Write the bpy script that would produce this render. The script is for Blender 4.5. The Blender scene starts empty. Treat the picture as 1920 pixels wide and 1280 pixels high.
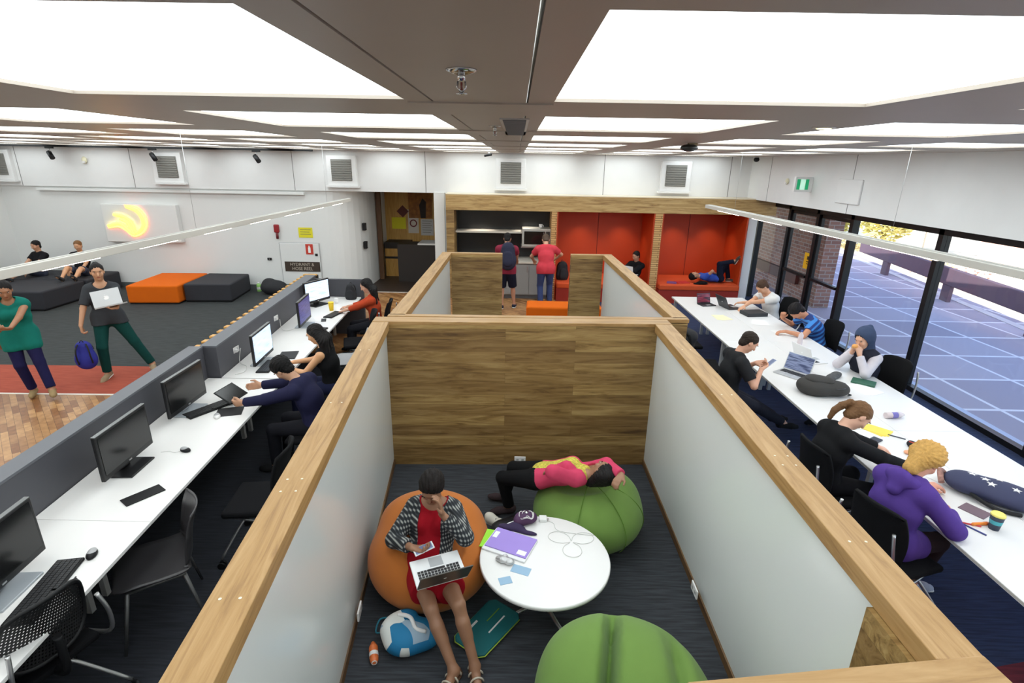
import bpy, bmesh, math, random
import numpy as np
from mathutils import Vector, Matrix
random.seed(7); np.random.seed(7)
PI = math.pi
C = bpy.context.scene.collection

# ------------------------------------------------------------------ camera, world, sun, exposure
CAM_H = 3.1
F_PX, PITCH, ROLL, YAW = 997.9, 0.32399, 0.017453, -0.004518
def cam_axes():
    f = Vector((math.sin(YAW)*math.cos(PITCH), math.cos(YAW)*math.cos(PITCH), -math.sin(PITCH)))
    rt = Vector((math.cos(YAW), -math.sin(YAW), 0)); up = rt.cross(f)
    return rt*math.cos(ROLL)+up*math.sin(ROLL), -rt*math.sin(ROLL)+up*math.cos(ROLL), f
AX, AU, AF = cam_axes()
cd = bpy.data.cameras.new('camera'); cam = bpy.data.objects.new('camera', cd); C.objects.link(cam)
cam.matrix_world = Matrix(((AX.x, AU.x, -AF.x, 0), (AX.y, AU.y, -AF.y, 0), (AX.z, AU.z, -AF.z, CAM_H), (0, 0, 0, 1)))
cd.sensor_width = 36.0; cd.lens = F_PX/1920*36; cd.clip_start = 0.02; cd.clip_end = 300
bpy.context.scene.camera = cam
vs = bpy.context.scene.view_settings
vs.view_transform = 'Standard'; vs.look = 'None'; vs.gamma = 1.0; vs.use_curve_mapping = False
vs.exposure = -0.12
PANEL_E = 4.2          # luminous ceiling panels
BAR_E = 9.0            # lenses of the pendant light bars
W = bpy.data.worlds.new('world'); bpy.context.scene.world = W; W.use_nodes = True
wn = W.node_tree.nodes; wl = W.node_tree.links
sky = wn.new('ShaderNodeTexSky'); sky.sky_type = 'NISHITA'; sky.sun_disc = False
sky.sun_elevation = math.radians(38); sky.sun_rotation = math.radians(-100); sky.air_density = 1.0
bgw = wn['Background']; bgw.inputs[1].default_value = 0.72
wl.new(sky.outputs[0], bgw.inputs[0])
sd = bpy.data.lights.new('sun', 'SUN'); sd.energy = 7.0; sd.angle = math.radians(0.6); sd.color = (1, .95, .86)
sun = bpy.data.objects.new('sun', sd); C.objects.link(sun)
sun.rotation_euler = Vector((1.0, 0.3, -0.72)).to_track_quat('-Z', 'Y').to_euler()   # from behind the building, over its roof

# ------------------------------------------------------------------ measuring helpers
def ray(px, py): return AF + AX*((px-960)/F_PX) + AU*((640-py)/F_PX)
def U(px, py, z):            # point of the place at height z
    d = ray(px, py); s = (z-CAM_H)/d.z
    return Vector((d.x*s, d.y*s, z))
def VY(px, py, y):
    d = ray(px, py); s = y/d.y
    return Vector((d.x*s, y, d.z*s+CAM_H))
def VX(px, py, x):
    d = ray(px, py); s = x/d.x
    return Vector((x, d.y*s, d.z*s+CAM_H))

# ------------------------------------------------------------------ materials
def lin(c):
    return tuple((v/12.92 if v <= .04045 else ((v+.055)/1.055)**2.4) for v in [x/255 for x in c])
MATS = {}
def mat(name, rgb, rough=.6, metal=0.0, var=0.0, vscale=6.0, bump=0.0, bscale=200.0, spec=.5, emit=0.0, sheen=0.0, coat=0.0):
    if name in MATS: return MATS[name]
    m = bpy.data.materials.new(name); m.use_nodes = True; nt = m.node_tree; b = nt.nodes['Principled BSDF']
    col = (*lin(rgb), 1)
    b.inputs['Base Color'].default_value = col; b.inputs['Roughness'].default_value = rough
    b.inputs['Metallic'].default_value = metal; b.inputs['Specular IOR Level'].default_value = spec
    if sheen: b.inputs['Sheen Weight'].default_value = sheen
    if coat: b.inputs['Coat Weight'].default_value = coat
    tc = nt.nodes.new('ShaderNodeTexCoord')
    n = nt.nodes.new('ShaderNodeTexNoise'); n.inputs['Scale'].default_value = vscale; n.inputs['Detail'].default_value = 4
    nt.links.new(tc.outputs['Object'], n.inputs['Vector'])
    mx = nt.nodes.new('ShaderNodeMix'); mx.data_type = 'RGBA'
    v = var if var else .04
    mx.inputs[6].default_value = (*[max(0, c*(1-v)) for c in col[:3]], 1); mx.inputs[7].default_value = (*[min(1, c*(1+v)) for c in col[:3]], 1)
    nt.links.new(n.outputs[0], mx.inputs[0]); nt.links.new(mx.outputs[2], b.inputs['Base Color'])
    if bump:
        n2 = nt.nodes.new('ShaderNodeTexNoise'); n2.inputs['Scale'].default_value = bscale; n2.inputs['Detail'].default_value = 2
        nt.links.new(tc.outputs['Object'], n2.inputs['Vector'])
        bp = nt.nodes.new('ShaderNodeBump'); bp.inputs['Strength'].default_value = bump; bp.inputs['Distance'].default_value = .004
        nt.links.new(n2.outputs[0], bp.inputs['Height']); nt.links.new(bp.outputs[0], b.inputs['Normal'])
    if emit:
        b.inputs['Emission Color'].default_value = col; b.inputs['Emission Strength'].default_value = emit
    MATS[name] = m; return m
def nodes_of(m): return m.node_tree.nodes, m.node_tree.links, m.node_tree.nodes['Principled BSDF']
def raw(name, rough=.6):
    m = bpy.data.materials.new(name); m.use_nodes = True; MATS[name] = m
    n, l, b = nodes_of(m); b.inputs['Roughness'].default_value = rough
    return m, n, l, b
def math_node(n, l, op, a, b=None):
    x = n.new('ShaderNodeMath'); x.operation = op
    for i, v in enumerate((a, b)):
        if v is None: continue
        if isinstance(v, (int, float)): x.inputs[i].default_value = v
        else: l.new(v, x.inputs[i])
    return x.outputs[0]
def ramp(n, l, fac, stops):
    r = n.new('ShaderNodeValToRGB'); e = r.color_ramp.elements
    while len(e) < len(stops): e.new(.5)
    for el, (p, c) in zip(e, stops): el.position = p; el.color = (*lin(c), 1)
    l.new(fac, r.inputs[0]); return r.outputs[0]
def wood(name, light, mid, dark, axis='X', plank=None, rough=.45):
    """timber with grain along an object axis; plank = (face axes 'XZ', length, height)"""
    m, n, l, b = raw(name, rough)
    tc = n.new('ShaderNodeTexCoord'); sp = n.new('ShaderNodeSeparateXYZ'); l.new(tc.outputs['Object'], sp.inputs[0])
    off = None
    if plank:
        a0, a1, ln, ht = plank
        cb = n.new('ShaderNodeCombineXYZ'); l.new(sp.outputs[a0], cb.inputs[0]); l.new(sp.outputs[a1], cb.inputs[1])
        br = n.new('ShaderNodeTexBrick'); l.new(cb.outputs[0], br.inputs['Vector'])
        br.inputs['Scale'].default_value = 1.0; br.inputs['Brick Width'].default_value = ln; br.inputs['Row Height'].default_value = ht
        br.inputs['Mortar Size'].default_value = .0009; br.inputs['Mortar Smooth'].default_value = .2
        br.inputs['Color1'].default_value = (0, 0, 0, 1); br.inputs['Color2'].default_value = (1, 1, 1, 1); br.inputs['Mortar'].default_value = (.5, .5, .5, 1)
        br.offset = .37; br.offset_frequency = 2
        off = br.outputs['Color']
    mp = n.new('ShaderNodeMapping'); l.new(tc.outputs['Object'], mp.inputs[0])
    sc = {'X': (1.3, 15, 15), 'Y': (15, 1.3, 15), 'Z': (15, 15, 1.3)}[axis]
    mp.inputs['Scale'].default_value = sc
    vec = mp.outputs[0]
    if off:
        ad = n.new('ShaderNodeVectorMath'); ad.operation = 'MULTIPLY_ADD'; l.new(off, ad.inputs[0]); ad.inputs[1].default_value = (9, 7, 5); l.new(vec, ad.inputs[2]); vec = ad.outputs[0]
    n1 = n.new('ShaderNodeTexNoise'); n1.inputs['Scale'].default_value = 1.0; n1.inputs['Detail'].default_value = 6; n1.inputs['Roughness'].default_value = .62; n1.inputs['Distortion'].default_value = 1.6
    l.new(vec, n1.inputs['Vector'])
    col = ramp(n, l, n1.outputs[0], [(.28, dark), (.47, mid), (.68, light)])
    if off:
        mx = n.new('ShaderNodeMix'); mx.data_type = 'RGBA'; mx.blend_type = 'MULTIPLY'
        g = ramp(n, l, off, [(0, (196, 186, 176)), (1, (255, 255, 250))]); mx.inputs[0].default_value = 1.0
        l.new(col, mx.inputs[6]); l.new(g, mx.inputs[7]); col = mx.outputs[2]
        m2 = n.new('ShaderNodeMix'); m2.data_type = 'RGBA'; l.new(br.outputs['Fac'], m2.inputs[0]); l.new(col, m2.inputs[6]); m2.inputs[7].default_value = (*lin((92, 68, 38)), 1); col = m2.outputs[2]
    l.new(col, b.inputs['Base Color'])
    bp = n.new('ShaderNodeBump'); bp.inputs['Strength'].default_value = .12; bp.inputs['Distance'].default_value = .003
    l.new(n1.outputs[0], bp.inputs['Height']); l.new(bp.outputs[0], b.inputs['Normal'])
    return m

# ------------------------------------------------------------------ mesh helpers
def new_obj(name, me, m=None, parent=None):
    o = bpy.data.objects.new(name, me); C.objects.link(o)
    if m is not None:
        for x in (m if isinstance(m, (list, tuple)) else [m]): me.materials.append(x)
    if parent is not None: o.parent = parent
    return o
def bm_obj(name, bm, m, parent=None, smooth=False, bevel=0.0, seg=2):
    bmesh.ops.recalc_face_normals(bm, faces=bm.faces)
    if smooth:
        for f in bm.faces: f.smooth = True
    me = bpy.data.meshes.new(name); bm.to_mesh(me); bm.free()
    o = new_obj(name, me, m, parent)
    if bevel:
        md = o.modifiers.new('bevel', 'BEVEL'); md.width = bevel; md.segments = seg; md.limit_method = 'ANGLE'; md.angle_limit = math.radians(40)
    return o
def tag(o, label=None, cat=None, group=None, kind=None):
    if label: o['label'] = label
    if cat: o['category'] = cat
    if group: o['group'] = group
    if kind: o['kind'] = kind
    return o
def thing(name, loc, label, cat, group=None, rz=0.0):
    o = bpy.data.objects.new(name, None); C.objects.link(o); o.location = loc; o.rotation_euler = (0, 0, rz); o.empty_display_size = .1
    return tag(o, label, cat, group)
def box(bm, a, b, M=None, mi=0):
    x0, y0, z0 = a; x1, y1, z1 = b
    vs_ = [Vector(p) for p in ((x0,y0,z0),(x1,y0,z0),(x1,y1,z0),(x0,y1,z0),(x0,y0,z1),(x1,y0,z1),(x1,y1,z1),(x0,y1,z1))]
    if M is not None: vs_ = [M @ v for v in vs_]
    v = [bm.verts.new(p) for p in vs_]
    for q in ((0,3,2,1),(4,5,6,7),(0,1,5,4),(1,2,6,5),(2,3,7,6),(3,0,4,7)):
        f = bm.faces.new([v[i] for i in q]); f.material_index = mi
    return v
def prism(bm, poly, z0, z1, mi=0):
    """poly: list of (x, y); vertical prism"""
    lo = [bm.verts.new((x, y, z0)) for x, y in poly]; hi = [bm.verts.new((x, y, z1)) for x, y in poly]
    k = len(poly)
    bm.faces.new(lo[::-1]).material_index = mi; bm.faces.new(hi).material_index = mi
    for i in range(k): bm.faces.new((lo[i], lo[(i+1) % k], hi[(i+1) % k], hi[i])).material_index = mi
def extrude_poly(bm, pts, d, mi=0):
    """pts: 3D polygon, extruded by vector d"""
    d = Vector(d); a = [bm.verts.new(p) for p in pts]; b = [bm.verts.new(Vector(p)+d) for p in pts]; k = len(pts)
    bm.faces.new(a[::-1]).material_index = mi; bm.faces.new(b).material_index = mi
    for i in range(k): bm.faces.new((a[i], a[(i+1) % k], b[(i+1) % k], b[i])).material_index = mi
def tube(bm, pts, r, n=10, closed=False, caps=True, mi=0):
    pts = [Vector(p) for p in pts]; k = len(pts); rings = []
    rr = r if isinstance(r, (list, tuple)) else [r]*k
    up = None
    for i, p in enumerate(pts):
        if closed: t = pts[(i+1) % k]-pts[i-1]
        else: t = pts[min(i+1, k-1)]-pts[max(i-1, 0)]
        if t.length < 1e-9: t = Vector((0, 0, 1))
        t.normalize()
        if up is None:
            up = Vector((0, 0, 1)) if abs(t.z) < .9 else Vector((1, 0, 0))
        s = t.cross(up)
        if s.length < 1e-6: s = t.cross(Vector((0, 1, 0)))
        s.normalize(); up = s.cross(t).normalized()
        rings.append([bm.verts.new(p+(s*math.cos(2*PI*j/n)+up*math.sin(2*PI*j/n))*rr[i]) for j in range(n)])
    for i in range(k if closed else k-1):
        a, b = rings[i], rings[(i+1) % k]
        for j in range(n):
            f = bm.faces.new((a[j], a[(j+1) % n], b[(j+1) % n], b[j])); f.smooth = True; f.material_index = mi
    if caps and not closed:
        bm.faces.new(rings[0][::-1]).material_index = mi; bm.faces.new(rings[-1]).material_index = mi
def lathe(bm, prof, c=(0, 0, 0), n=32, mi=0, caps=True, smooth=True):
    rings = [[bm.verts.new((c[0]+r*math.cos(2*PI*j/n), c[1]+r*math.sin(2*PI*j/n), c[2]+z)) for j in range(n)] for r, z in prof]
    for a, b in zip(rings, rings[1:]):
        for j in range(n):
            f = bm.faces.new((a[j], a[(j+1) % n], b[(j+1) % n], b[j])); f.smooth = smooth; f.material_index = mi
    if caps:
        bm.faces.new(rings[0][::-1]).material_index = mi; bm.faces.new(rings[-1]).material_index = mi
def curve_pts(ps, n=8):
    """Catmull-Rom through ps"""
    ps = [Vector(p) for p in ps]; out = []
    for i in range(len(ps)-1):
        p0 = ps[max(i-1, 0)]; p1 = ps[i]; p2 = ps[i+1]; p3 = ps[min(i+2, len(ps)-1)]
        for k in range(n):
            t = k/n; out.append(.5*((2*p1)+(p2-p0)*t+(2*p0-5*p1+4*p2-p3)*t*t+(-p0+3*p1-3*p2+p3)*t**3))
    out.append(ps[-1]); return out
def simple(name, m, fn, parent=None, bevel=0.0, smooth=False, seg=2):
    bm = bmesh.new(); fn(bm); return bm_obj(name, bm, m, parent, smooth=smooth, bevel=bevel, seg=seg)
def rot(rz=0, rx=0, ry=0, t=(0, 0, 0)):
    return Matrix.Translation(t) @ Matrix.Rotation(rz, 4, 'Z') @ Matrix.Rotation(rx, 4, 'X') @ Matrix.Rotation(ry, 4, 'Y')
def text_obj(name, s, size, m, parent, loc, R, depth=.001, align='CENTER', space=1.0):
    cu = bpy.data.curves.new(name, 'FONT'); cu.body = s; cu.size = size; cu.extrude = depth; cu.align_x = align; cu.align_y = 'CENTER'; cu.space_line = space
    o = bpy.data.objects.new(name, cu); C.objects.link(o); o.location = loc; o.rotation_euler = R
    dg = bpy.context.evaluated_depsgraph_get(); me = bpy.data.meshes.new_from_object(o.evaluated_get(dg))
    bpy.data.objects.remove(o); bpy.data.curves.remove(cu)
    q = new_obj(name, me, m, parent); q.location = loc; q.rotation_euler = R
    return q
def copy_tree(o, parent=None):
    c = o.copy(); C.objects.link(c)
    if parent is not None: c.parent = parent
    for ch in list(o.children): copy_tree(ch, c)
    return c
def struct(o): o['kind'] = 'structure'; return o
# ------------------------------------------------------------------ smooth bodies: signed-distance blends meshed with surface nets
def A3(v): return np.array(v, dtype=np.float64)
def unit(v): v = A3(v); return v/(np.linalg.norm(v)+1e-12)
def cone(a, b, r1, r2, flat=None, cut=None): return ('c', A3(a), A3(b), r1, r2, flat, cut)
def ell(c, ax, r): return ('e', A3(c), np.array(ax, dtype=np.float64), A3(r))      # ax: rows are the three unit axes
def prim_eval(p, X):
    if p[0] == 'c':
        _, a, b, r1, r2, flat, cut = p
        q = X-a
        if flat is not None:
            d, f = flat; q = q+d*((q@d)*(1/f-1))[..., None]
        ba = b-a; L2 = max(ba@ba, 1e-12); h = np.clip((q@ba)/L2, 0, 1)
        dist = np.linalg.norm(q-h[..., None]*ba, axis=-1)-(r1+(r2-r1)*h)
        if flat is not None: dist = dist*(.5+.5*flat[1])
        if cut is not None:
            for (pt, nn) in cut: dist = np.maximum(dist, (X-pt)@nn)
        return dist
    _, c, ax, r = p
    q = (X-c)@ax.T; k0 = np.linalg.norm(q/r, axis=-1); k1 = np.linalg.norm(q/(r*r), axis=-1)
    return k0*(k0-1)/np.maximum(k1, 1e-9)
def prim_box(p):
    if p[0] == 'c':
        r = max(p[3], p[4]); return np.minimum(p[1], p[2])-r, np.maximum(p[1], p[2])+r
    r = max(p[3]); return p[1]-r, p[1]+r
def field_mesh(adds, h, k=.02, subs=(), ks=None, post=None):
    """adds: list of prims or (prim, k); subs: prims carved out"""
    los, his = zip(*[prim_box(p) for p in adds])
    lo = np.min(los, axis=0)-3*h; hi = np.max(his, axis=0)+3*h
    n = np.ceil((hi-lo)/h).astype(int)+1
    F = np.full(n, .2)
    ks = ks or [k]*len(adds)
    def sl(p, m):
        a, b = prim_box(p); i0 = np.maximum(np.floor((a-m-lo)/h).astype(int), 0); i1 = np.minimum(np.ceil((b+m-lo)/h).astype(int)+1, n)
        if np.any(i1 <= i0): return None, None
        g = np.stack(np.meshgrid(*[lo[i]+h*np.arange(i0[i], i1[i]) for i in range(3)], indexing='ij'), -1)
        return tuple(slice(i0[i], i1[i]) for i in range(3)), g
    for p, kk in zip(adds, ks):
        s, g = sl(p, kk+2*h)
        if s is None: continue
        d = prim_eval(p, g); c = F[s]
        w = np.maximum(kk-np.abs(c-d), 0)/kk
        F[s] = np.minimum(c, d)-w*w*kk*.25
    for p in subs:
        s, g = sl(p, 2*h)
        if s is None: continue
        F[s] = np.maximum(F[s], -prim_eval(p, g))
    if post is not None:
        g = np.stack(np.meshgrid(*[lo[i]+h*np.arange(n[i]) for i in range(3)], indexing='ij'), -1)
        F = post(F, g)
    return surface_nets(F, lo, h)
def surface_nets(F, lo, h):
    S = F < 0; n = F.shape
    cs = [S[i:n[0]-1+i, j:n[1]-1+j, k:n[2]-1+k] for i in (0, 1) for j in (0, 1) for k in (0, 1)]
    tot = sum(c.astype(np.int8) for c in cs); mix = (tot > 0) & (tot < 8)
    idx = np.argwhere(mix); M = len(idx)
    if M == 0: return np.zeros((0, 3)), np.zeros((0, 4), int)
    vid = np.full(mix.shape, -1, dtype=np.int64); vid[mix] = np.arange(M)
    acc = np.zeros((M, 3)); cnt = np.zeros(M)
    cor = [(i, j, k) for i in (0, 1) for j in (0, 1) for k in (0, 1)]
    for a in cor:
        for ax in range(3):
            if a[ax] == 1: continue
            b = list(a); b[ax] = 1; b = tuple(b)
            fa = F[idx[:, 0]+a[0], idx[:, 1]+a[1], idx[:, 2]+a[2]]; fb = F[idx[:, 0]+b[0], idx[:, 1]+b[1], idx[:, 2]+b[2]]
            m = (fa < 0) != (fb < 0); t = np.where(m, fa/np.where(m, fa-fb, 1), 0)
            p = np.array(a, float)[None]+np.zeros((M, 3)); p[:, ax] += t
            acc[m] += p[m]; cnt[m] += 1
    V = lo+h*(idx+acc/cnt[:, None])
    Q = []
    for ax in range(3):
        u, v = (ax+1) % 3, (ax+2) % 3
        sa = [slice(None)]*3; sb = [slice(None)]*3; sa[ax] = slice(0, -1); sb[ax] = slice(1, None)
        A = S[tuple(sa)]; B = S[tuple(sb)]; e = np.argwhere(A != B)
        ok = (e[:, u] > 0) & (e[:, v] > 0) & (e[:, u] < n[u]-1) & (e[:, v] < n[v]-1); e = e[ok]
        if not len(e): continue
        def g(du, dv):
            c = e.copy(); c[:, u] += du; c[:, v] += dv; return vid[c[:, 0], c[:, 1], c[:, 2]]
        q = np.stack([g(-1, -1), g(0, -1), g(0, 0), g(-1, 0)], 1)
        fl = ~A[e[:, 0], e[:, 1], e[:, 2]]; q[fl] = q[fl][:, ::-1]
        Q.append(q)
    Q = np.concatenate(Q); Q = Q[(Q >= 0).all(1)]
    return V, Q
def np_mesh(name, V, Q, m, parent=None, smooth=True):
    me = bpy.data.meshes.new(name)
    me.vertices.add(len(V)); me.vertices.foreach_set('co', V.astype(np.float32).ravel())
    me.loops.add(Q.size); me.loops.foreach_set('vertex_index', Q.ravel().astype(np.int32))
    me.polygons.add(len(Q)); me.polygons.foreach_set('loop_start', np.arange(0, Q.size, 4, dtype=np.int32)); me.polygons.foreach_set('loop_total', np.full(len(Q), 4, dtype=np.int32))
    me.update(calc_edges=True); me.validate()
    me.polygons.foreach_set('use_smooth', np.full(len(me.polygons), smooth)); me.update()
    o = new_obj(name, me, m, parent)
    return o
def blob(name, adds, h, m, parent=None, k=.02, subs=(), post=None, ks=None):
    V, Q = field_mesh(adds, h, k, subs, ks=ks, post=post)
    return np_mesh(name, V, Q, m, parent)

# ------------------------------------------------------------------ people
def rotv(v, axis, ang):
    v = A3(v); axis = unit(axis)
    return v*math.cos(ang)+np.cross(axis, v)*math.sin(ang)+axis*(axis@v)*(1-math.cos(ang))
def ik(a, t, l1, l2, pole):
    a = A3(a); t = A3(t); d = t-a; L = np.linalg.norm(d); L = min(max(L, abs(l1-l2)+.01), (l1+l2)*.998); u = unit(d)
    x = (l1*l1-l2*l2+L*L)/(2*L); hgt = math.sqrt(max(l1*l1-x*x, 0)); p = A3(pole); p = unit(p-u*(p@u))
    return a+u*x+p*hgt, a+u*L
def hand(prims, w, d, nrm, side, s, curl=.5, thumb=.5, spread=.12):
    """w wrist, d towards the fingers, nrm out of the palm, side: direction of the thumb"""
    d = unit(d); nrm = unit(A3(nrm)-d*(A3(nrm)@d)); side_v = unit(np.cross(d, nrm))*(1 if side > 0 else -1)
    if s < 1.2: pass
    for o in (-.026, -.009, .009, .026):
        prims.append((cone(w+d*.012*s+side_v*o*.7*s, w+d*.085*s+side_v*o*s, .0155*s, .0125*s), .012))
    for o, L in ((.027, .070), (.009, .080), (-.009, .074), (-.026, .058)):
        k = w+d*.088*s+side_v*o*s; dd = unit(d+side_v*o*spread*8)
        d1 = rotv(dd, side_v, 0); sgn = 1
        def bend(v, a): return unit(v*math.cos(a)+nrm*math.sin(a))
        p1 = k+bend(dd, curl*.7)*L*.45*s
        dir2 = bend(dd, curl*1.7); p2 = p1+dir2*L*.32*s
        dir3 = bend(dd, curl*2.5); p3 = p2+dir3*L*.25*s
        prims += [(cone(k, p1, .0098*s, .0092*s), .005), (cone(p1, p2, .0092*s, .0085*s), .003), (cone(p2, p3, .0085*s, .0075*s), .003)]
    t0 = w+d*.025*s+side_v*.026*s; t1 = t0+unit(d*.7+side_v*.75+nrm*.3*thumb)*.042*s; t2 = t1+unit(d*1.0+side_v*.15+nrm*.8*thumb)*.032*s
    prims += [(cone(t0, t1, .0135*s, .0108*s), .012), (cone(t1, t2, .0108*s, .0088*s), .004)]

SKIN = {}
def skin(rgb): return mat('skin_%02x%02x%02x' % rgb, rgb, rough=.5, var=.06, vscale=14, bump=.05, bscale=300)
def person(label, loc, rz, pose, wear, sk=(190, 140, 110), hair=('short', (25, 20, 18)), vox=.009, scale=1.0, group=None, female=False, features=True, name='person'):
    s = scale
    pose = dict(pose); g = pose.get
    lean, side = math.radians(g('lean', 5)), math.radians(g('side', 0)); twist = math.radians(g('twist', 0))
    def up_at(a): return unit(rotv(rotv((0, 0, 1), (1, 0, 0), -a), (0, 1, 0), side))
    P = A3(g('pelvis', (0, 0, .56))); l0 = g('lean0', g('lean', 5)*.5); l0 = math.radians(l0)
    u1 = up_at(l0); u2 = up_at(lean)
    rx = A3((1, 0, 0)); rs = rotv(rx, u2, twist); fw1 = unit(np.cross(u1, rx)); fw = unit(np.cross(u2, rs))
    Cc = P+u1*.25*s; N = Cc+u2*.235*s
    nk = math.radians(g('neck', 10)); hyaw = math.radians(g('hyaw', 0)); hroll = math.radians(g('hroll', 0))
    hu = unit(rotv(u2, rs, -nk)); hf = unit(np.cross(hu, rs)); hu = unit(rotv(hu, hf, hroll)); hr = unit(np.cross(hf, hu))
    hf2 = rotv(hf, hu, hyaw); hr2 = unit(np.cross(hf2, hu))
    Hc = N+unit(u2+hu)*.055*s+hu*.12*s+hf*.012*s; hf, hr = hf2, hr2
    hs = s*1.03
    Rz = np.array([[math.cos(rz), -math.sin(rz), 0], [math.sin(rz), math.cos(rz), 0], [0, 0, 1]])
    if g('head_at') is not None:
        w_ = Rz@Hc; loc = (g('head_at')[0]-w_[0], g('head_at')[1]-w_[1], 0)
    for key in ('hands', 'feet'):      # world targets are turned into the person's own frame
        if g('w'+key) is not None:
            pose[key] = tuple((Rz.T@(A3(t)-A3(loc))) if t is not None else A3(pose[key][i]) for i, t in enumerate(g('w'+key)))
    g = pose.get
    root = thing(name, loc, label, 'person', group, rz)
    sw = (.155 if female else .180)*s; hw = .088*s
    B = []           # (prim, k, tags)
    def add(p, k, t): B.append((p, k, t))
    fl1 = (fw1, .76); fl = (fw, .74)
    add(cone(P-rx*.055*s-u1*.02*s, P+rx*.055*s-u1*.02*s, .118*s, .118*s, fl1), .05, 'pelvis')
    add(cone(P, Cc, .118*s, (.112 if female else .128)*s, (fw1, .74)), .06, 'belly')
    add(cone(P+u1*.02*s-rx*.03*s, Cc-u1*.02*s-rx*.03*s, .105*s, .105*s, fl1), .04, 'belly')
    add(cone(P+u1*.02*s+rx*.03*s, Cc-u1*.02*s+rx*.03*s, .105*s, .105*s, fl1), .04, 'belly')
    add(cone(Cc-rs*.045*s+u2*.02*s, N-u2*.085*s-rs*.075*s, .108*s, .072*s, fl), .06, 'chest')
    add(cone(Cc+rs*.045*s+u2*.02*s, N-u2*.085*s+rs*.075*s, .108*s, .072*s, fl), .06, 'chest')
    add(cone(N-u2*.075*s-rs*(sw-.03*s), N-u2*.075*s+rs*(sw-.03*s), .056*s, .056*s, (fw, .9)), .05, 'chest')
    add(cone(N-u2*.05*s-rs*.05*s, N-u2*.05*s+rs*.05*s, .05*s, .05*s), .05, 'chest')
    if female:
        for q in (-1, 1): add(ell(Cc+fw*.075*s+u2*.06*s+rs*.068*s*q, [rs, fw, u2], (.058*s, .05*s, .06*s)), .03, 'chest')
    add(cone(N-u2*.05*s, Hc-hu*.055*s-hf*.02*s, .056*s, .05*s), .03, 'neck')
    # head
    add(ell(Hc+hu*.022*hs-hf*.008*hs, [hr, hf, hu], (.073*hs, .092*hs, .083*hs)), .02, 'head')
    add(ell(Hc+hf*.022*hs-hu*.045*hs, [hr, hf, hu], (.056*hs, .062*hs, .07*hs)), .035, 'head')
    add(ell(Hc+hf*.055*hs-hu*.092*hs, [hr, hf, hu], (.026*hs, .024*hs, .02*hs)), .02, 'head')
    add(cone(Hc+hf*.081*hs+hu*.008*hs, Hc+hf*.101*hs-hu*.030*hs, .008*hs, .0135*hs), .012, 'head')
    add(cone(Hc+hf*.078*hs+hu*.03*hs-hr*.03*hs, Hc+hf*.078*hs+hu*.03*hs+hr*.03*hs, .010*hs, .010*hs), .014, 'head')
    add(cone(Hc+hf*.076*hs-hu*.06*hs-hr*.014*hs, Hc+hf*.076*hs-hu*.06*hs+hr*.014*hs, .009*hs, .009*hs), .008, 'head')
    for q in (-1, 1):
        add(ell(Hc+hr*.073*hs*q-hf*.004*hs-hu*.012*hs, [hr, hf, hu], (.010*hs, .019*hs, .031*hs)), .006, 'head')
        add(ell(Hc+hr*.04*hs*q+hf*.058*hs-hu*.028*hs, [hr, hf, hu], (.022*hs, .02*hs, .024*hs)), .02, 'head')
    # arms
    hands, feet = g('hands'), g('feet'); J = {}
    for i, q in enumerate((-1, 1)):
        S = N-u2*.075*s+rs*sw*q; el = g('elbow', ((-1, -.4, -.8), (1, -.4, -.8)))[i]
        E_, W_ = ik(S, hands[i], .275*s, .245*s, el); J['S%d' % i] = S; J['E%d' % i] = E_; J['W%d' % i] = W_
        ra = (.048 if female else .056)*s
        add(cone(S, E_, ra, .038*s), .035, 'ua%d' % i); add(cone(E_, W_, .039*s, .025*s), .012, 'fa%d' % i)
        hd = g('hdir', (None, None))[i]; hd = unit(W_-E_) if hd is None else unit(hd)
        hn = g('hnrm', ((0, 0, -1), (0, 0, -1)))[i]
        pr = []; dd = hd; nn = unit(A3(hn)-dd*(A3(hn)@dd)); sv = np.cross(dd, nn)
        # thumb points towards the body's middle when the palm faces down
        tsg = g('thumbs', (-1, 1))[i]
        hand(pr, W_, dd, nn, tsg, s*1.03, curl=g('curl', (.5, .5))[i])
        for p, k in pr: add(p, k, 'hand')
    # legs
    for i, q in enumerate((-1, 1)):
        Hj = P-u1*.03*s+rx*hw*q; kn = g('knee', ((-.15, 1, .6), (.15, 1, .6)))[i]
        K_, An = ik(Hj, feet[i], .415*s, .405*s, kn); J['H%d' % i] = Hj; J['K%d' % i] = K_; J['A%d' % i] = An
        lf = .92 if female else 1.0
        add(cone(Hj, K_, .088*s, .054*s*lf), .04, 'th%d' % i); add(cone(K_, An, .052*s*lf, .034*s*lf), .012, 'sh%d' % i)
        add(cone(K_*.72+An*.28-unit(np.cross(unit(K_-An), rx))*-.012*s, K_*.5+An*.5, .05*s*lf, .042*s*lf), .02, 'sh%d' % i)
        td = g('toe', ((-.1, 1, 0), (.1, 1, 0)))[i]; td = unit(td); up = g('footup', ((0, 0, 1), (0, 0, 1)))[i]; up = unit(A3(up)-td*(A3(up)@td))
        heel = An-up*.045*s-td*.03*s; toe = An-up*.055*s+td*.15*s; J['heel%d' % i] = heel; J['toe%d' % i] = toe; J['up%d' % i] = up; J['td%d' % i] = td
        add(cone(An, heel, .035*s, .032*s), .02, 'foot%d' % i); add(cone(An-up*.02*s, toe-td*.02*s, .034*s, .026*s), .025, 'foot%d' % i); add(cone(toe-td*.02*s, toe+td*.02*s, .027*s, .02*s), .02, 'foot%d' % i)
    body = blob('body', [b[0] for b in B], vox, skin(sk), root, ks=[b[1] for b in B])
    # clothing
    def inflate(p, e):
        if p[0] == 'c': return (p[0], p[1], p[2], p[3]+e, p[4]+e, p[5], p[6])
        return (p[0], p[1], p[2], p[3]+e)
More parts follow.
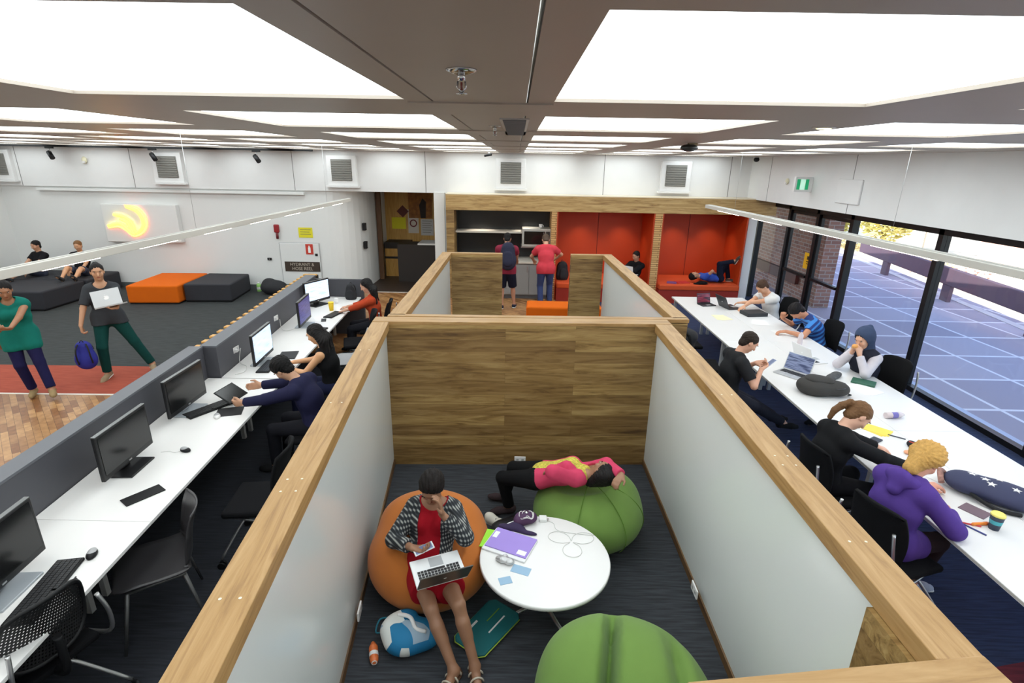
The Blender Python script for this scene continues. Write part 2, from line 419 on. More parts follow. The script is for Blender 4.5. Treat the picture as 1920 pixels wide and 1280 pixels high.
    def sub(i_a, i_b, r1, r2, t0, t1, e, e2=None):
        a, b = J[i_a], J[i_b]; d = unit(b-a); p1 = a+(b-a)*t1; L = r1+(r2-r1)*t1
        cut = [(p1, d)] if t1 < 1.001 else None
        if t0 > 0:
            p0 = a+(b-a)*t0; cut = (cut or [])+[(p0, -d)]
        return cone(a, b, r1+e, r2+(e2 if e2 is not None else e), None, cut)
    ra = (.048 if female else .056)*s
    def torso_cloth(e, low=.0, neckdrop=0):
        out = []
        for p, k, t in B:
            if t in ('belly', 'chest'): out.append((inflate(p, e), k))
            if t == 'pelvis': out.append((inflate(p, e*.9), k))
        return out
    for wv in wear:
        kind, colour, nm = wv[0], wv[1], wv[2]; opt = wv[3] if len(wv) > 3 else {}
        mm = colour if isinstance(colour, bpy.types.Material) else mat('cloth_%02x%02x%02x' % tuple(colour), colour, rough=.85, var=.12, vscale=18, bump=.25, bscale=500, spec=.15)
        L = []; e = opt.get('e', .012)*s; post = None
        if kind in ('tshirt', 'longsleeve', 'tank', 'jacket'):
            L += torso_cloth(e)
            if opt.get('hem', .06) >= .1:
                for i in (0, 1):
                    a_, b_ = J['H%d' % i], J['K%d' % i]; L.append((cone(a_+u1*.03*s, a_+(b_-a_)*.35, .098*s+e, .088*s+e), .05))
            if kind != 'tank':
                for i in (0, 1):
                    t1 = opt.get('sleeve', .6) if kind == 'tshirt' else 1.1
                    L.append((sub('S%d' % i, 'E%d' % i, ra, .038*s, 0, t1, e, e+.006), .03))
                    if kind != 'tshirt': L.append((sub('E%d' % i, 'W%d' % i, .039*s, .025*s, 0, opt.get('cuff', .93), e, e+.004), .02))
            lowp = P-u1*opt.get('hem', .06)*s
            skirt = opt.get('skirt')
            def post(F, X, lowp=lowp, u=u1, NN=N, opt=opt):
                F = np.maximum(F, -((X-lowp)@u))
                nd = opt.get('neck', .0)
                if nd: # scooped neckline
                    F = np.maximum(F, -(np.linalg.norm((X-(NN+fw*.03*s+u2*.01*s)), axis=-1)-nd*s))
                if opt.get('open'):   # open front
                    r_ = (X-NN); F = np.where((r_@fw > .0) & (np.abs(r_@rs) < opt['open']*s) & (r_@u2 < .02), np.maximum(F, .02), F)
                return F
        elif kind in ('trousers', 'shorts', 'leggings'):
            e = opt.get('e', .012 if kind != 'leggings' else .006)*s
            for p, k, t in B:
                if t == 'pelvis': L.append((inflate(p, e), k))
            L.append((cone(P, P+u1*.10*s, .118*s+e, .112*s+e, (fw1, .74), [(P+u1*.10*s, u1)]), .04))
            for i in (0, 1):
                tt = opt.get('len', 1.0)
                if kind == 'shorts':
                    L.append((sub('H%d' % i, 'K%d' % i, .088*s, .054*s, 0, opt.get('len', .9), e+.004, e+.02), .03))
                else:
                    L.append((sub('H%d' % i, 'K%d' % i, .088*s, .054*s, 0, 1.1, e), .03))
                    L.append((sub('K%d' % i, 'A%d' % i, .054*s, .036*s, 0, opt.get('len', .95), e, e+opt.get('flare', .008)), .02))
        elif kind == 'dress':
            L += torso_cloth(e)
            for i in (0, 1): L.append((sub('H%d' % i, 'K%d' % i, .088*s, .06*s, 0, opt.get('len', .8), e+.012, e+.03), .06))
            mid0 = (J['H0']+J['H1'])/2; mid1 = (J['K0']+J['K1'])/2; d = unit(mid1-mid0); pe = mid0+(mid1-mid0)*opt.get('len', .8)
            L.append((cone(mid0, mid1, .10*s, .075*s, None, [(pe, d)]), .06))
            def post(F, X, NN=N):
                return np.maximum(F, -(np.linalg.norm((X-(NN+fw*.03*s+u2*.01*s)), axis=-1)-opt.get('neck', .1)*s))
        elif kind == 'hoodie_hood':     # hood lying on the shoulders
            for a in range(-5, 6):
                an = a/5*2.3; pt = N+u2*.0*s-fw*math.cos(an)*.085*s+rs*math.sin(an)*.10*s-u2*(.01+.02*abs(an))*s
                L.append((ell(pt, np.eye(3), (.042*s,)*3), .03))
            L.append((cone(N-fw*.09*s-u2*.02*s, N-fw*.12*s-u2*.1*s, .06*s, .05*s, (fw, .6)), .04))
        elif kind == 'hood_up':
            L += [(ell(Hc+hu*.03*hs-hf*.03*hs, [hr, hf, hu], (.105*hs, .115*hs, .12*hs)), .02), (cone(Hc-hf*.045*hs-hu*.02*hs, N-fw*.03*s, .085*s, .085*s), .05), (cone(Hc-hf*.10*hs+hu*.07*hs, Hc-hf*.13*hs+hu*.10*hs, .04*s, .02*s), .05)]
            def post(F, X):
                q = X-(Hc+hf*.07*hs-hu*.02*hs); return np.maximum(F, -(np.sqrt((q@hr/.078)**2+(q@hf/.11)**2+(q@hu/.105)**2)-1)*.08)
        elif kind == 'shoes':
            for i in (0, 1):
                heel, toe, up, td = J['heel%d' % i], J['toe%d' % i], J['up%d' % i], J['td%d' % i]
                a = [cone(heel+up*.012*s, toe-td*.03*s+up*.006*s, .041*s, .038*s), cone(toe-td*.04*s+up*.003*s, toe+td*.022*s, .040*s, .028*s), cone(heel+up*.02*s, J['A%d' % i], .042*s, .042*s, None, [(J['A%d' % i]-up*.0*s, unit(up))])]
                base = heel-up*.027*s
                sh = blob('shoe', a, max(vox*.8, .006), mm, root, k=.02, post=lambda F, X, base=base, up=up: np.maximum(F, -((X-base)@up)))
                if opt.get('sole'):
                    a2 = [cone(heel-up*.018*s, toe+td*.02*s-up*.012*s, .045*s, .036*s, (up, .35))]
                    blob('sole', a2, max(vox*.8, .006), mat('shoe_sole', (225, 222, 215), .7), sh)
            continue
        elif kind == 'sandals':
            for i in (0, 1):
                heel, toe, up, td = J['heel%d' % i], J['toe%d' % i], J['up%d' % i], J['td%d' % i]; sd_ = np.cross(td, up)
                bm = bmesh.new()
                for t, r in ((.35, .046), (.62, .043), (.85, .038), (.05, .04)):
                    c = heel*(1-t)+toe*t-up*.004*s
                    arc = [Vector(c+sd_*math.cos(a)*r*s*1.02+up*(math.sin(a)*r*1.15)*s) for a in np.linspace(0, PI, 12)]
                    tube(bm, arc, .0065*s, 6)
                st = bm_obj('sandal', bm, mm, root, smooth=True)
                blob('sole', [cone(heel-up*.03*s, toe+td*.02*s-up*.024*s, .042*s, .036*s, (up, .3))], .006, mat('sandal_sole', (95, 65, 45), .8), st)
            continue
        elif kind == 'scarf':
            for a in range(14):
                an = a/14*2*PI; L.append((ell(N+u2*.01*s+fw*math.cos(an)*.07*s+rs*math.sin(an)*.085*s-fw*0+u2*(-.02*math.cos(an))*s, np.eye(3), (.032*s,)*3), .03))
        ks = [x[1] for x in L]
        blob(nm, [x[0] for x in L], vox, mm, root, ks=ks, post=post)
    # hair
    style, hc = hair[0], hair[1]
    if style:
        hm = mat('hair_%02x%02x%02x' % tuple(hc), hc, rough=.62, var=.35, vscale=60, bump=.7, bscale=160, spec=.22)
        A = [(ell(Hc+hu*.029*hs-hf*.020*hs, [hr, hf, hu], (.0805*hs, .098*hs, .0865*hs)), .02)]
        nape = Hc-hf*.05*hs-hu*.05*hs
        A.append((ell(nape, [hr, hf, hu], (.062*hs, .045*hs, .05*hs)), .03))
        B_ = []
        if style == 'thick': B_ += [(ell(Hc+hu*.042*hs-hf*.018*hs, [hr, hf, hu], (.086*hs, .101*hs, .086*hs)), .03)]
        if style in ('long', 'bob'):
            L2 = .36 if style == 'long' else .18
            for q in (-1, -.6, -.2, .2, .6, 1):
                t0 = Hc-hf*.035*hs+hr*.062*hs*q+hu*.02; t1 = t0-hu*.13*hs-hf*.035*hs+hr*.03*q
                t2 = t1-A3((0, 0, 1))*(L2-.14)*s-fw*.035*s+hr*.012*math.sin(q*9)
                B_.append((cone(t0, t1, .046*s, .046*s), .03)); B_.append((cone(t1, t2, .046*s, .030*s), .025)); B_.append((cone(t2, t2-A3((0, 0, 1))*.06*s, .030*s, .014*s), .02))
        if style == 'wild':
            for a in range(16):
                an = a*2.4; v = unit(hr*math.cos(an)+hu*math.sin(an)*.8-hf*.6)
                B_.append((ell(Hc+v*.075*hs-hf*.01+hu*.02, np.eye(3), (.045*s,)*3), .02))
            B_.append((cone(Hc-hf*.05*hs, Hc-hf*.06*hs-hu*.14*hs, .07*s, .05*s), .03))
        if style == 'ponytail':
            zz = A3((0, 0, 1)); b0 = Hc-hf*.095*hs+hu*.04*hs; bk = unit(A3((-hf[0], -hf[1], 0))); pt = [b0, b0+bk*.05*hs+zz*.005, b0+bk*.105*hs-zz*.03, b0+bk*.15*hs-zz*.08, b0+bk*.175*hs-zz*.15]
            for a, b, r in zip(pt, pt[1:], (.02, .03, .032, .026)): B_.append((cone(a, b, r*s, r*s*.85), .015))
        if style == 'bun': B_.append((ell(Hc-hf*.085*hs+hu*.07*hs, np.eye(3), (.045*s,)*3), .015))
        def post(F, X):
            q = X-Hc; c = q@hf*.80-q@hu*.60-(.020*hs if style != 'fringe' else .034*hs)
            cut = np.maximum(c, -9); near = (np.abs(q@hr) < .2)
            if style not in ('hoodless',):   # strands: shallow ridges running back from the crown
                an = np.arctan2(q@hr, q@hu+.02); F = F+(.0022*np.sin(an*34+6*(q@hf)/.1)+.0018*np.sin(an*19+(q@hf)*90+(q@hu)*40))*(1.6 if style in ('wild', 'thick', 'long') else 1)
            return np.maximum(F, np.where(near, np.minimum(cut, (q@hf)+(.012*hs if style in ('long', 'bob', 'wild') else .03*hs)), -1))
        blob('hair', [x[0] for x in A+B_], min(vox, .009), hm, root, ks=[x[1] for x in A+B_], post=post)
    if features:
        dark = mat('eye_dark', (28, 20, 18), .3); lip = mat('lip_%02x%02x%02x' % sk, tuple(int(c*f) for c, f in zip(sk, (.8, .55, .55))), .5)
        white = mat('eye_white', (188, 178, 168), .3)
        brow = mat('brow_%02x%02x%02x' % tuple(hc), tuple(int(c*.8) for c in hc), .7)
        for q in (-1, 1):
            ec = Hc+hf*.0795*hs+hr*.031*hs*q+hu*.006*hs
            e_ = blob('eye', [ell(ec-hf*.0015*hs, [hr, hf, hu], (.0120*hs, .0055*hs, .0048*hs))], .0018, white, root)
            blob('iris', [ell(ec+hf*.0018*hs, [hr, hf, hu], (.0056*hs, .0042*hs, .0052*hs))], .0015, dark, e_)
            blob('eyebrow', [cone(ec+hu*.019*hs-hr*.016*hs+hf*.004*hs, ec+hu*.019*hs+hr*.016*hs+hf*.004*hs, .0045*hs, .0045*hs)], .003, brow, root)
        blob('mouth', [ell(Hc+hf*.083*hs-hu*.06*hs, [hr, hf, hu], (.021*hs, .006*hs, .0075*hs))], .0025, lip, root)
    return root, J, dict(Hc=Hc, hf=hf, hu=hu, hr=hr, N=N, P=P, Cc=Cc, fw=fw, rs=rs, u2=u2, s=s)
# ------------------------------------------------------------------ materials of the room
WHITE = mat('white_paint', (226, 226, 224), .6, var=.03, vscale=1.5)
CONC = mat('painted_concrete', (228, 227, 226), .7, var=.05, vscale=2.5, bump=.15, bscale=30)
BEAM = mat('ceiling_grey_metal', (172, 160, 148), .42, metal=.0, var=.05, vscale=3, spec=.5)
BLACKM = mat('black_metal', (22, 22, 24), .45, metal=.3)
DARKP = mat('dark_grey_laminate', (74, 74, 80), .5, var=.05)
DARKTOP = mat('grey_laminate_top', (96, 98, 104), .5, var=.05)
TOPW = mat('white_laminate', (232, 230, 228), .32, var=.015)
ALU = mat('aluminium', (190, 190, 190), .3, metal=.9)
CHROME = mat('chrome', (200, 200, 200), .15, metal=1.0)
BLK = mat('black_plastic', (18, 18, 20), .5, spec=.3)
BLKF = mat('black_fabric', (16, 16, 19), .9, bump=.3, bscale=400, spec=.15)
RED = mat('red_laminate', (188, 62, 16), .5, var=.05, vscale=2)
ORANGE = mat('orange_fabric', (212, 98, 12), .85, var=.05, bump=.25, bscale=450, spec=.2)
ORANGE2 = mat('orange_beanbag', (184, 104, 34), .85, var=.06, vscale=9, bump=.25, bscale=450, sheen=.1)
GREEN = mat('green_felt', (106, 138, 62), .9, var=.07, vscale=9, bump=.3, bscale=450, sheen=.1)
TIMB_Y = wood('oak_cap_along_y', (206, 166, 108), (184, 140, 82), (140, 98, 50), 'Y')
TIMB_X = wood('oak_cap_along_x', (180, 144, 96), (164, 126, 76), (130, 94, 52), 'X')
PLANKS = wood('oak_planks', (186, 156, 104), (156, 124, 74), (100, 72, 36), 'X', plank=('X', 'Z', 1.9, .118), rough=.5)
PLY = wood('plywood', (214, 168, 92), (200, 150, 74), (180, 130, 58), 'Z', rough=.5)
def carpet(name, c1, c2, sx=70.0, axis='Y'):
    m, n, l, b = raw(name, .95)
    tc = n.new('ShaderNodeTexCoord'); mp = n.new('ShaderNodeMapping'); l.new(tc.outputs['Object'], mp.inputs[0])
    mp.inputs['Scale'].default_value = (4, sx, 4) if axis == 'Y' else (sx, 4, 4)
    t = n.new('ShaderNodeTexNoise'); t.inputs['Scale'].default_value = 1; t.inputs['Detail'].default_value = 5; l.new(mp.outputs[0], t.inputs['Vector'])
    l.new(ramp(n, l, t.outputs[0], [(.35, c1), (.65, c2)]), b.inputs['Base Color'])
    bp = n.new('ShaderNodeBump'); bp.inputs['Strength'].default_value = .5; bp.inputs['Distance'].default_value = .004; l.new(t.outputs[0], bp.inputs['Height']); l.new(bp.outputs[0], b.inputs['Normal'])
    return m
CARPET_B = carpet('blue_striped_carpet', (30, 40, 66), (48, 60, 94), 60)
CARPET_L = carpet('dark_striped_carpet', (24, 26, 32), (38, 41, 50), 60)  # striped carpet in a darker tone, for the desk aisle
CARPET_BG = carpet('slate_striped_carpet', (42, 44, 48), (62, 65, 71), 60)
CARPET_G = carpet('charcoal_carpet', (40, 43, 44), (56, 60, 60), 40)
CARPET_R = carpet('red_carpet', (142, 58, 40), (164, 76, 54), 50)
CARPET_M = carpet('maroon_carpet', (92, 24, 34), (118, 34, 44), 50)
def parquet():
    m, n, l, b = raw('parquet', .35)
    tc = n.new('ShaderNodeTexCoord'); mp = n.new('ShaderNodeMapping'); l.new(tc.outputs['Object'], mp.inputs[0]); mp.inputs['Rotation'].default_value = (0, 0, PI/4)
    br = n.new('ShaderNodeTexBrick'); l.new(mp.outputs[0], br.inputs['Vector']); br.inputs['Scale'].default_value = 1
    br.inputs['Brick Width'].default_value = .28; br.inputs['Row Height'].default_value = .07; br.inputs['Mortar Size'].default_value = .0015
    br.inputs['Color1'].default_value = (*lin((196, 152, 102)), 1); br.inputs['Color2'].default_value = (*lin((136, 88, 48)), 1); br.inputs['Mortar'].default_value = (*lin((70, 44, 26)), 1)
    t = n.new('ShaderNodeTexNoise'); t.inputs['Scale'].default_value = 12; l.new(tc.outputs['Object'], t.inputs['Vector'])
    mx = n.new('ShaderNodeMix'); mx.data_type = 'RGBA'; mx.blend_type = 'MULTIPLY'; mx.inputs[0].default_value = .6; l.new(br.outputs[0], mx.inputs[6])
    l.new(ramp(n, l, t.outputs[0], [(.3, (190, 170, 150)), (.7, (255, 250, 245))]), mx.inputs[7]); l.new(mx.outputs[2], b.inputs['Base Color'])
    return m
PARQ = parquet()
def emis(name, rgb, e):
    m = bpy.data.materials.new(name); m.use_nodes = True; n = m.node_tree.nodes; l = m.node_tree.links
    b = n['Principled BSDF']; b.inputs['Base Color'].default_value = (*lin(rgb), 1); b.inputs['Emission Color'].default_value = (*lin(rgb), 1); b.inputs['Emission Strength'].default_value = e
    tc = n.new('ShaderNodeTexCoord'); t = n.new('ShaderNodeTexNoise'); t.inputs['Scale'].default_value = 1.2; l.new(tc.outputs['Object'], t.inputs['Vector'])
    r = n.new('ShaderNodeMapRange'); r.inputs[3].default_value = e*.97; r.inputs[4].default_value = e*1.03; l.new(t.outputs[0], r.inputs[0]); l.new(r.outputs[0], b.inputs['Emission Strength'])
    return m
PANELM = emis('luminous_panel', (240, 250, 252), PANEL_E)
BARM = emis('light_bar_lens', (255, 240, 226), BAR_E)
def brickm(name, c1, c2, mo, axes=('Y', 'Z'), bw=.23, rh=.086, ms=.010):
    m, n, l, b = raw(name, .85)
    tc = n.new('ShaderNodeTexCoord'); sp = n.new('ShaderNodeSeparateXYZ'); l.new(tc.outputs['Object'], sp.inputs[0]); cb = n.new('ShaderNodeCombineXYZ')
    l.new(sp.outputs[axes[0]], cb.inputs[0]); l.new(sp.outputs[axes[1]], cb.inputs[1])
    br = n.new('ShaderNodeTexBrick'); l.new(cb.outputs[0], br.inputs['Vector']); br.inputs['Scale'].default_value = 1; br.inputs['Brick Width'].default_value = bw; br.inputs['Row Height'].default_value = rh
    br.inputs['Mortar Size'].default_value = ms; br.inputs['Color1'].default_value = (*lin(c1), 1); br.inputs['Color2'].default_value = (*lin(c2), 1); br.inputs['Mortar'].default_value = (*lin(mo), 1)
    l.new(br.outputs[0], b.inputs['Base Color']); return m
BRICK = brickm('brown_brick', (150, 104, 84), (118, 84, 72), (150, 140, 130), ('X', 'Z'))
BRICK_POST = brickm('pale_timber_blocks', (214, 172, 116), (196, 150, 96), (120, 84, 50), ('X', 'Z'), .3, .05, .006)
BRICK = brickm('brown_brick_x', (156, 116, 100), (126, 94, 84), (158, 148, 140), ('Y', 'Z'))
BRICK2 = brickm('brown_brick_end', (156, 116, 100), (126, 94, 84), (158, 148, 140), ('X', 'Z'))
PAVE = brickm('slate_paving', (154, 146, 160), (176, 168, 180), (226, 222, 228), ('X', 'Y'), 1.12, 1.12, .030)
for nd in PAVE.node_tree.nodes:
    if nd.type == 'TEX_BRICK': nd.offset = 0

# ------------------------------------------------------------------ shell
ZC = 3.31; ZB = 2.40; YF = 12.9; XR = 5.37; XW = 5.9; XL = -12.2; YN = -2.5
def st(name, m, fn, **k): return struct(simple(name, m, fn, **k))
st('floor', CARPET_B, lambda bm: box(bm, (XL-.3, YN-.3, -.12), (XW+.15, YF+3.6, 0)))
# floor finishes of the left-hand hall
def fl(name, m, poly, z=.004):
    def f(bm): prism(bm, poly, 0.0005, z)
    return st(name, m, f)
yr0, yr1 = 6.62, 7.70
lx = lambda y: -3.55-.076*(y-5)
fl('floor_parquet', PARQ, [(XL, YN), (lx(YN)-.05, YN), (lx(yr0)-.05, yr0), (XL, yr0-.15)])
fl('floor_red_strip', CARPET_R, [(XL, yr0-.11), (lx(yr0)-.05, yr0+.04), (lx(yr1)-.05, yr1), (XL, yr1-.15)])
fl('floor_charcoal', CARPET_G, [(XL, yr1-.15), (lx(yr1)-.05, yr1), (lx(12.9)+.1, 12.6), (-3.7, 12.9), (-3.9, 14), (XL, 14)])
fl('trim_floor_edge', mat('pale_trim', (214, 206, 196), .5), [(XL, yr0-.15), (lx(yr0)-.05, yr0), (lx(yr0)-.05, yr0+.04), (XL, yr0-.11)], .008)
fl('floor_parquet_aisle', PARQ, [(-3.75, 8.4), (-1.4, 8.4), (-1.4, 12.85), (-4.2, 12.85)])
fl('floor_parquet_kitchen', PARQ, [(-1.4, 9.5), (1.9, 9.5), (1.9, 12.95), (-1.4, 12.95)])
fl('trim_aisle_edge', mat('pale_trim', (214, 206, 196), .5), [(-4.2, 12.85), (-1.9, 12.85), (-1.9, 12.91), (-4.2, 12.91)], .008)
fl('floor_desk_aisle', CARPET_L, [(-3.4, YN), (-1.0, YN), (-1.0, .9), (-1.26, 5.0), (-1.26, 8.4), (-3.75, 8.4)])
fl('floor_booth', CARPET_BG, [(-1.0, .9), (-1.26, 5.0), (1.43, 5.1), (1.43, .9)])
fl('floor_maroon_strip', CARPET_M, [(1.6, YN), (XW, YN), (XW, 3.2), (1.6, 2.36)])
st('ceiling_slab', WHITE, lambda bm: box(bm, (XL-.4, YN-.4, 3.46), (XW+.5, YF+3.8, 3.62)))
# ceiling: grey metal grid with openings for the luminous panels
CW = 1.13
cols = [(.128, 1.243), (1.79, 2.93), (3.48, 4.62), (-1.608, -.413), (-3.35, -2.22)] + [(-3.35-1.69*k, -2.22-1.69*k) for k in range(1, 6)]
cols = sorted(cols)
rows = [(-2.7, -1.6), (-1.0, .22), (.876, 2.092), (2.749, 3.917), (4.62, 5.70), (6.42, 7.55), (8.26, 9.4), (10.1, 11.25), (11.95, 12.7)]
def ceil_fn(bm):
    xs = [XL-.2]; 
    for a, b in cols: xs += [a, b]
    xs.append(XW+.3)
    for i in range(0, len(xs), 2): # long strips between the columns of panels
        if i//2 == 7: # the strip above the camera, split by two joints
            for a, b in ((xs[i], -.321), (-.313, .027), (.035, xs[i+1])):
                box(bm, (a, YN-.2, ZC), (b, YF+.2, ZC+.05))
        else: box(bm, (xs[i], YN-.2, ZC), (xs[i+1], YF+.2, ZC+.05))
    ys = [YN-.2]
    for a, b in rows: ys += [a, b]
    ys.append(YF+.2)
    for (a, b) in cols:
        for j in range(0, len(ys), 2): box(bm, (a, ys[j], ZC), (b, max(ys[j+1], ys[j]+.02), ZC+.05))
st('ceiling', BEAM, ceil_fn)
st('ceiling_cross_joints', BEAM, lambda bm: [box(bm, (-.413, rows[j][1]+.06, ZC-.006), (.128, rows[j+1][0]-.10, ZC+.001)) for j in range(len(rows)-1)])
panel_me = None
for ci, (xa, xb) in enumerate(cols):
    for ri, (ya, yb) in enumerate(rows[1:]):
        bm = bmesh.new(); box(bm, (-(xb-xa)/2, -(yb-ya)/2, 0), ((xb-xa)/2, (yb-ya)/2, .015))
        o = bm_obj('luminous_ceiling_panel', bm, PANELM); o.location = ((xa+xb)/2, (ya+yb)/2, ZC+.012)
        near = {(6, 1): 'large bright ceiling panel overhead, left of the near sprinkler', (7, 1): 'large bright ceiling panel overhead, right of the near sprinkler',
                (6, 2): 'bright ceiling panel just past the big overhead one, left of the ceiling grille', (7, 2): 'bright ceiling panel just past the big overhead one, right of the ceiling grille'}
        tag(o, near.get((ci, ri), 'white luminous ceiling panel in the receding grid of panels towards the far and side walls'), 'ceiling light', 'luminous ceiling panels' if (ci, ri) in near else 'luminous ceiling panels of the grid')
# far wall: upper concrete band, lower wall with the corridor opening, kitchen box
st('wall_far_upper', CONC, lambda bm: box(bm, (XL, YF, ZB), (XW+.4, YF+.5, ZC+.05)))
for x in (-11.6, -8.95, -5.2, -2.13, 2.0, 4.9):
    st('trim_band_joint', mat('joint_grey', (120, 118, 116), .9), lambda bm: box(bm, (x-.006, YF-.003, ZB), (x+.006, YF+.01, ZC)))  # thin grey strip along each panel joint
def lower(bm):
    pl = [(XL, YF+.06), (-4.5, YF+.06)]
    for k in range(9):
        a = PI/2*k/8; pl.append((-4.5+.75*math.sin(a), YF+.06+.95*(1-math.cos(a))))
    pl += [(-3.72, YF+3.4), (-4.3, YF+3.4), (-4.3, YF+1.3), (-4.6, YF+.4), (XL, YF+.4)]
    prism(bm, pl, 0, ZB+.02)
lw = st('wall_far_lower', WHITE, lower)
for i_, f in enumerate(lw.data.polygons):
    if abs(f.normal.z) < .1 and f.area < .6: f.use_smooth = False
st('trim_wall_ledge', WHITE, lambda bm: box(bm, (-11.3, YF-.03, 2.30), (-5.0, YF+.08, 2.36)), bevel=.006)
st('baseboard_far', mat('grey_skirting', (88, 92, 92), .7), lambda bm: box(bm, (XL, YF+.04, 0), (-4.5, YF+.07, .12)))
st('wall_left', WHITE, lambda bm: box(bm, (XL-.3, YN, 0), (XL, YF+.1, ZC+.05)))
st('wall_near', WHITE, lambda bm: box(bm, (XL, YN-.3, 0), (XW+.3, YN, ZC+.05)))
st('wall_column', WHITE, lambda bm: box(bm, (-1.95, YF-.05, 0), (-1.70, YF+3.4, ZB+.02)), bevel=.01)
st('wall_right_upper', CONC, lambda bm: box(bm, (XR, YN, ZB), (XW+.45, YF, ZC+.05)))
for y in (1.5, 5.45, 8.95, 11.9):
    st('trim_band_joint_right', mat('joint_grey', (120, 118, 116), .9), lambda bm: box(bm, (XR-.003, y-.006, ZB), (XR+.01, y+.006, ZC)))
st('wall_right_pier', WHITE, lambda bm: box(bm, (5.36, YF-.32, 0), (5.56, YF+.1, 2.05)), bevel=.006)
# corridor behind the opening
st('wall_corridor_back', PLY, lambda bm: box(bm, (-4.3, YF+2.55, 0), (-1.6, YF+2.75, ZB)))
st('ceiling_corridor', BLACKM, lambda bm: box(bm, (-4.3, YF+.4, ZB), (-1.7, YF+3.4, ZB+.05)))
# window wall
GL = bpy.data.materials.new('window_glass'); GL.use_nodes = True
gn = GL.node_tree.nodes; gl = GL.node_tree.links
gn.remove(gn['Principled BSDF']); tr = gn.new('ShaderNodeBsdfTransparent'); gg = gn.new('ShaderNodeBsdfGlossy'); gg.inputs['Roughness'].default_value = .02
tr.inputs[0].default_value = (.97, .985, .99, 1); lw_ = gn.new('ShaderNodeLayerWeight'); fr = gn.new('ShaderNodeMapRange'); gl.new(lw_.outputs['Facing'], fr.inputs[0]); fr.inputs[1].default_value = .55; fr.inputs[3].default_value = .03; fr.inputs[4].default_value = .55; mxs = gn.new('ShaderNodeMixShader')
gl.new(fr.outputs[0], mxs.inputs[0]); gl.new(tr.outputs[0], mxs.inputs[1]); gl.new(gg.outputs[0], mxs.inputs[2]); gl.new(mxs.outputs[0], gn['Material Output'].inputs[0])
mull = [-2.4, -.75, 1.3, 3.35, 5.4, 7.46, 9.5, 10.6, 11.72, 13.2]
def frames(bm):
    for y in mull: box(bm, (XW-.06, y-.045, 0), (XW+.06, y+.045, 2.42))
    box(bm, (XW-.06, YN, 2.26), (XW+.06, 13.2, 2.44)); box(bm, (XW-.05, YN, 0), (XW+.05, 9.5, .07))
st('window_frame_1', BLACKM, frames)
st('trim_window_sill', mat('sill_blue_grey', (168, 180, 206), .5), lambda bm: box(bm, (XW+.06, YN, 0), (XW+.16, 9.45, .06)))
for i, (a, b) in enumerate(zip(mull, mull[1:])):
    if 9.4 < a < 11: continue
    st('window_%d' % (i+1), GL, lambda bm: box(bm, (XW-.004, a+.045, .07), (XW+.004, b-.045, 2.26)))
for i, (a, b) in enumerate(((9.55, 10.55), (10.65, 11.67))):
    d = thing('door_%d' % (i+1), (XW, a, 0), None, None); d['kind'] = 'structure'
    def lf(bm):
        for y0, y1 in ((0, .055), (b-a-.055, b-a)): box(bm, (-.03, y0, .02), (.03, y1, 2.25))
        box(bm, (-.03, 0, .02), (.03, b-a, .10)); box(bm, (-.03, 0, 2.19), (.03, b-a, 2.25))
    simple('door_frame', BLACKM, lf, d)
    simple('push_bar', BLACKM, lambda bm: box(bm, (-.06, .05, .98), (.02, b-a-.05, 1.03)), d)
    simple('pane', GL, lambda bm: box(bm, (-.004, .055, .10), (.004, b-a-.055, 2.19)), d)
# ------------------------------------------------------------------ outside
st('ground_paving', PAVE, lambda bm: prism(bm, [(XW+.16, -12), (6.4, -12), (12.9, 20), (15.0, 30), (XW+.16, 30)], -.15, -.02))
st('ground_garden', mat('dry_garden_ground', (226, 214, 184), .95, var=.2, vscale=1.2), lambda bm: box(bm, (6.2, -25, -.8), (70, 120, -.4)))
st('wall_outside_brick', BRICK, lambda bm: box(bm, (7.0, 12.25, -.1), (7.35, 19.5, 3.6)))
st('wall_outside_pier', BRICK2, lambda bm: box(bm, (6.995, 12.2, -.1), (7.355, 12.25, 3.6)))
st('floor_corridor', mat('dark_timber_floor', (52, 40, 32), .5, var=.2), lambda bm: box(bm, (-4.2, 12.92, .0005), (-1.95, 15.4, .004)))
st('wall_outside_end', BRICK2, lambda bm: box(bm, (5.95, 19.2, -.1), (7.0, 19.5, 3.6)))
st('trim_outside_brick_rail', mat('brown_rail', (74, 34, 28), .6), lambda bm: box(bm, (6.90, 13.0, .36), (7.0, 19.2, .62)))
st('ceiling_porch', mat('porch_soffit', (70, 58, 52), .7), lambda bm: box(bm, (XW+.5, 9.5, 2.62), (7.4, 20, 2.9)))
BEN = mat('weathered_maroon_beam', (98, 80, 92), .8, var=.1)
t = thing('terrace_parapet', (10.0, 10, 0), 'long dark concrete parapet rail on posts along the terrace edge', 'railing')
pe = lambda y: 10.12+.205*(y-10)
def onp(y0, y1, z0, z1, w0, w1): return lambda bm: prism(bm, [(pe(y0)+w0-10, y0-10), (pe(y0)+w1-10, y0-10), (pe(y1)+w1-10, y1-10), (pe(y1)+w0-10, y1-10)], z0, z1)
simple('rail', BEN, onp(-4, 18.6, .38, .80, .0, .12), t, bevel=.02)
for y in (-3, .2, 3.4, 6.6, 9.9, 13.0, 16.4): simple('post', BEN, onp(y, y+.34, -.02, .38, .01, .11), t)
st('wall_terrace_kerb', mat('pale_kerb', (206, 202, 204), .8), (lambda bm: prism(bm, [(pe(-4)+.3, -4), (pe(-4)+.5, -4), (pe(29)+.5, 29), (pe(29)+.3, 29)], -.4, -.01)))
def far_at(px, py, x): v = VX(px, py, x); return v.x, v.y
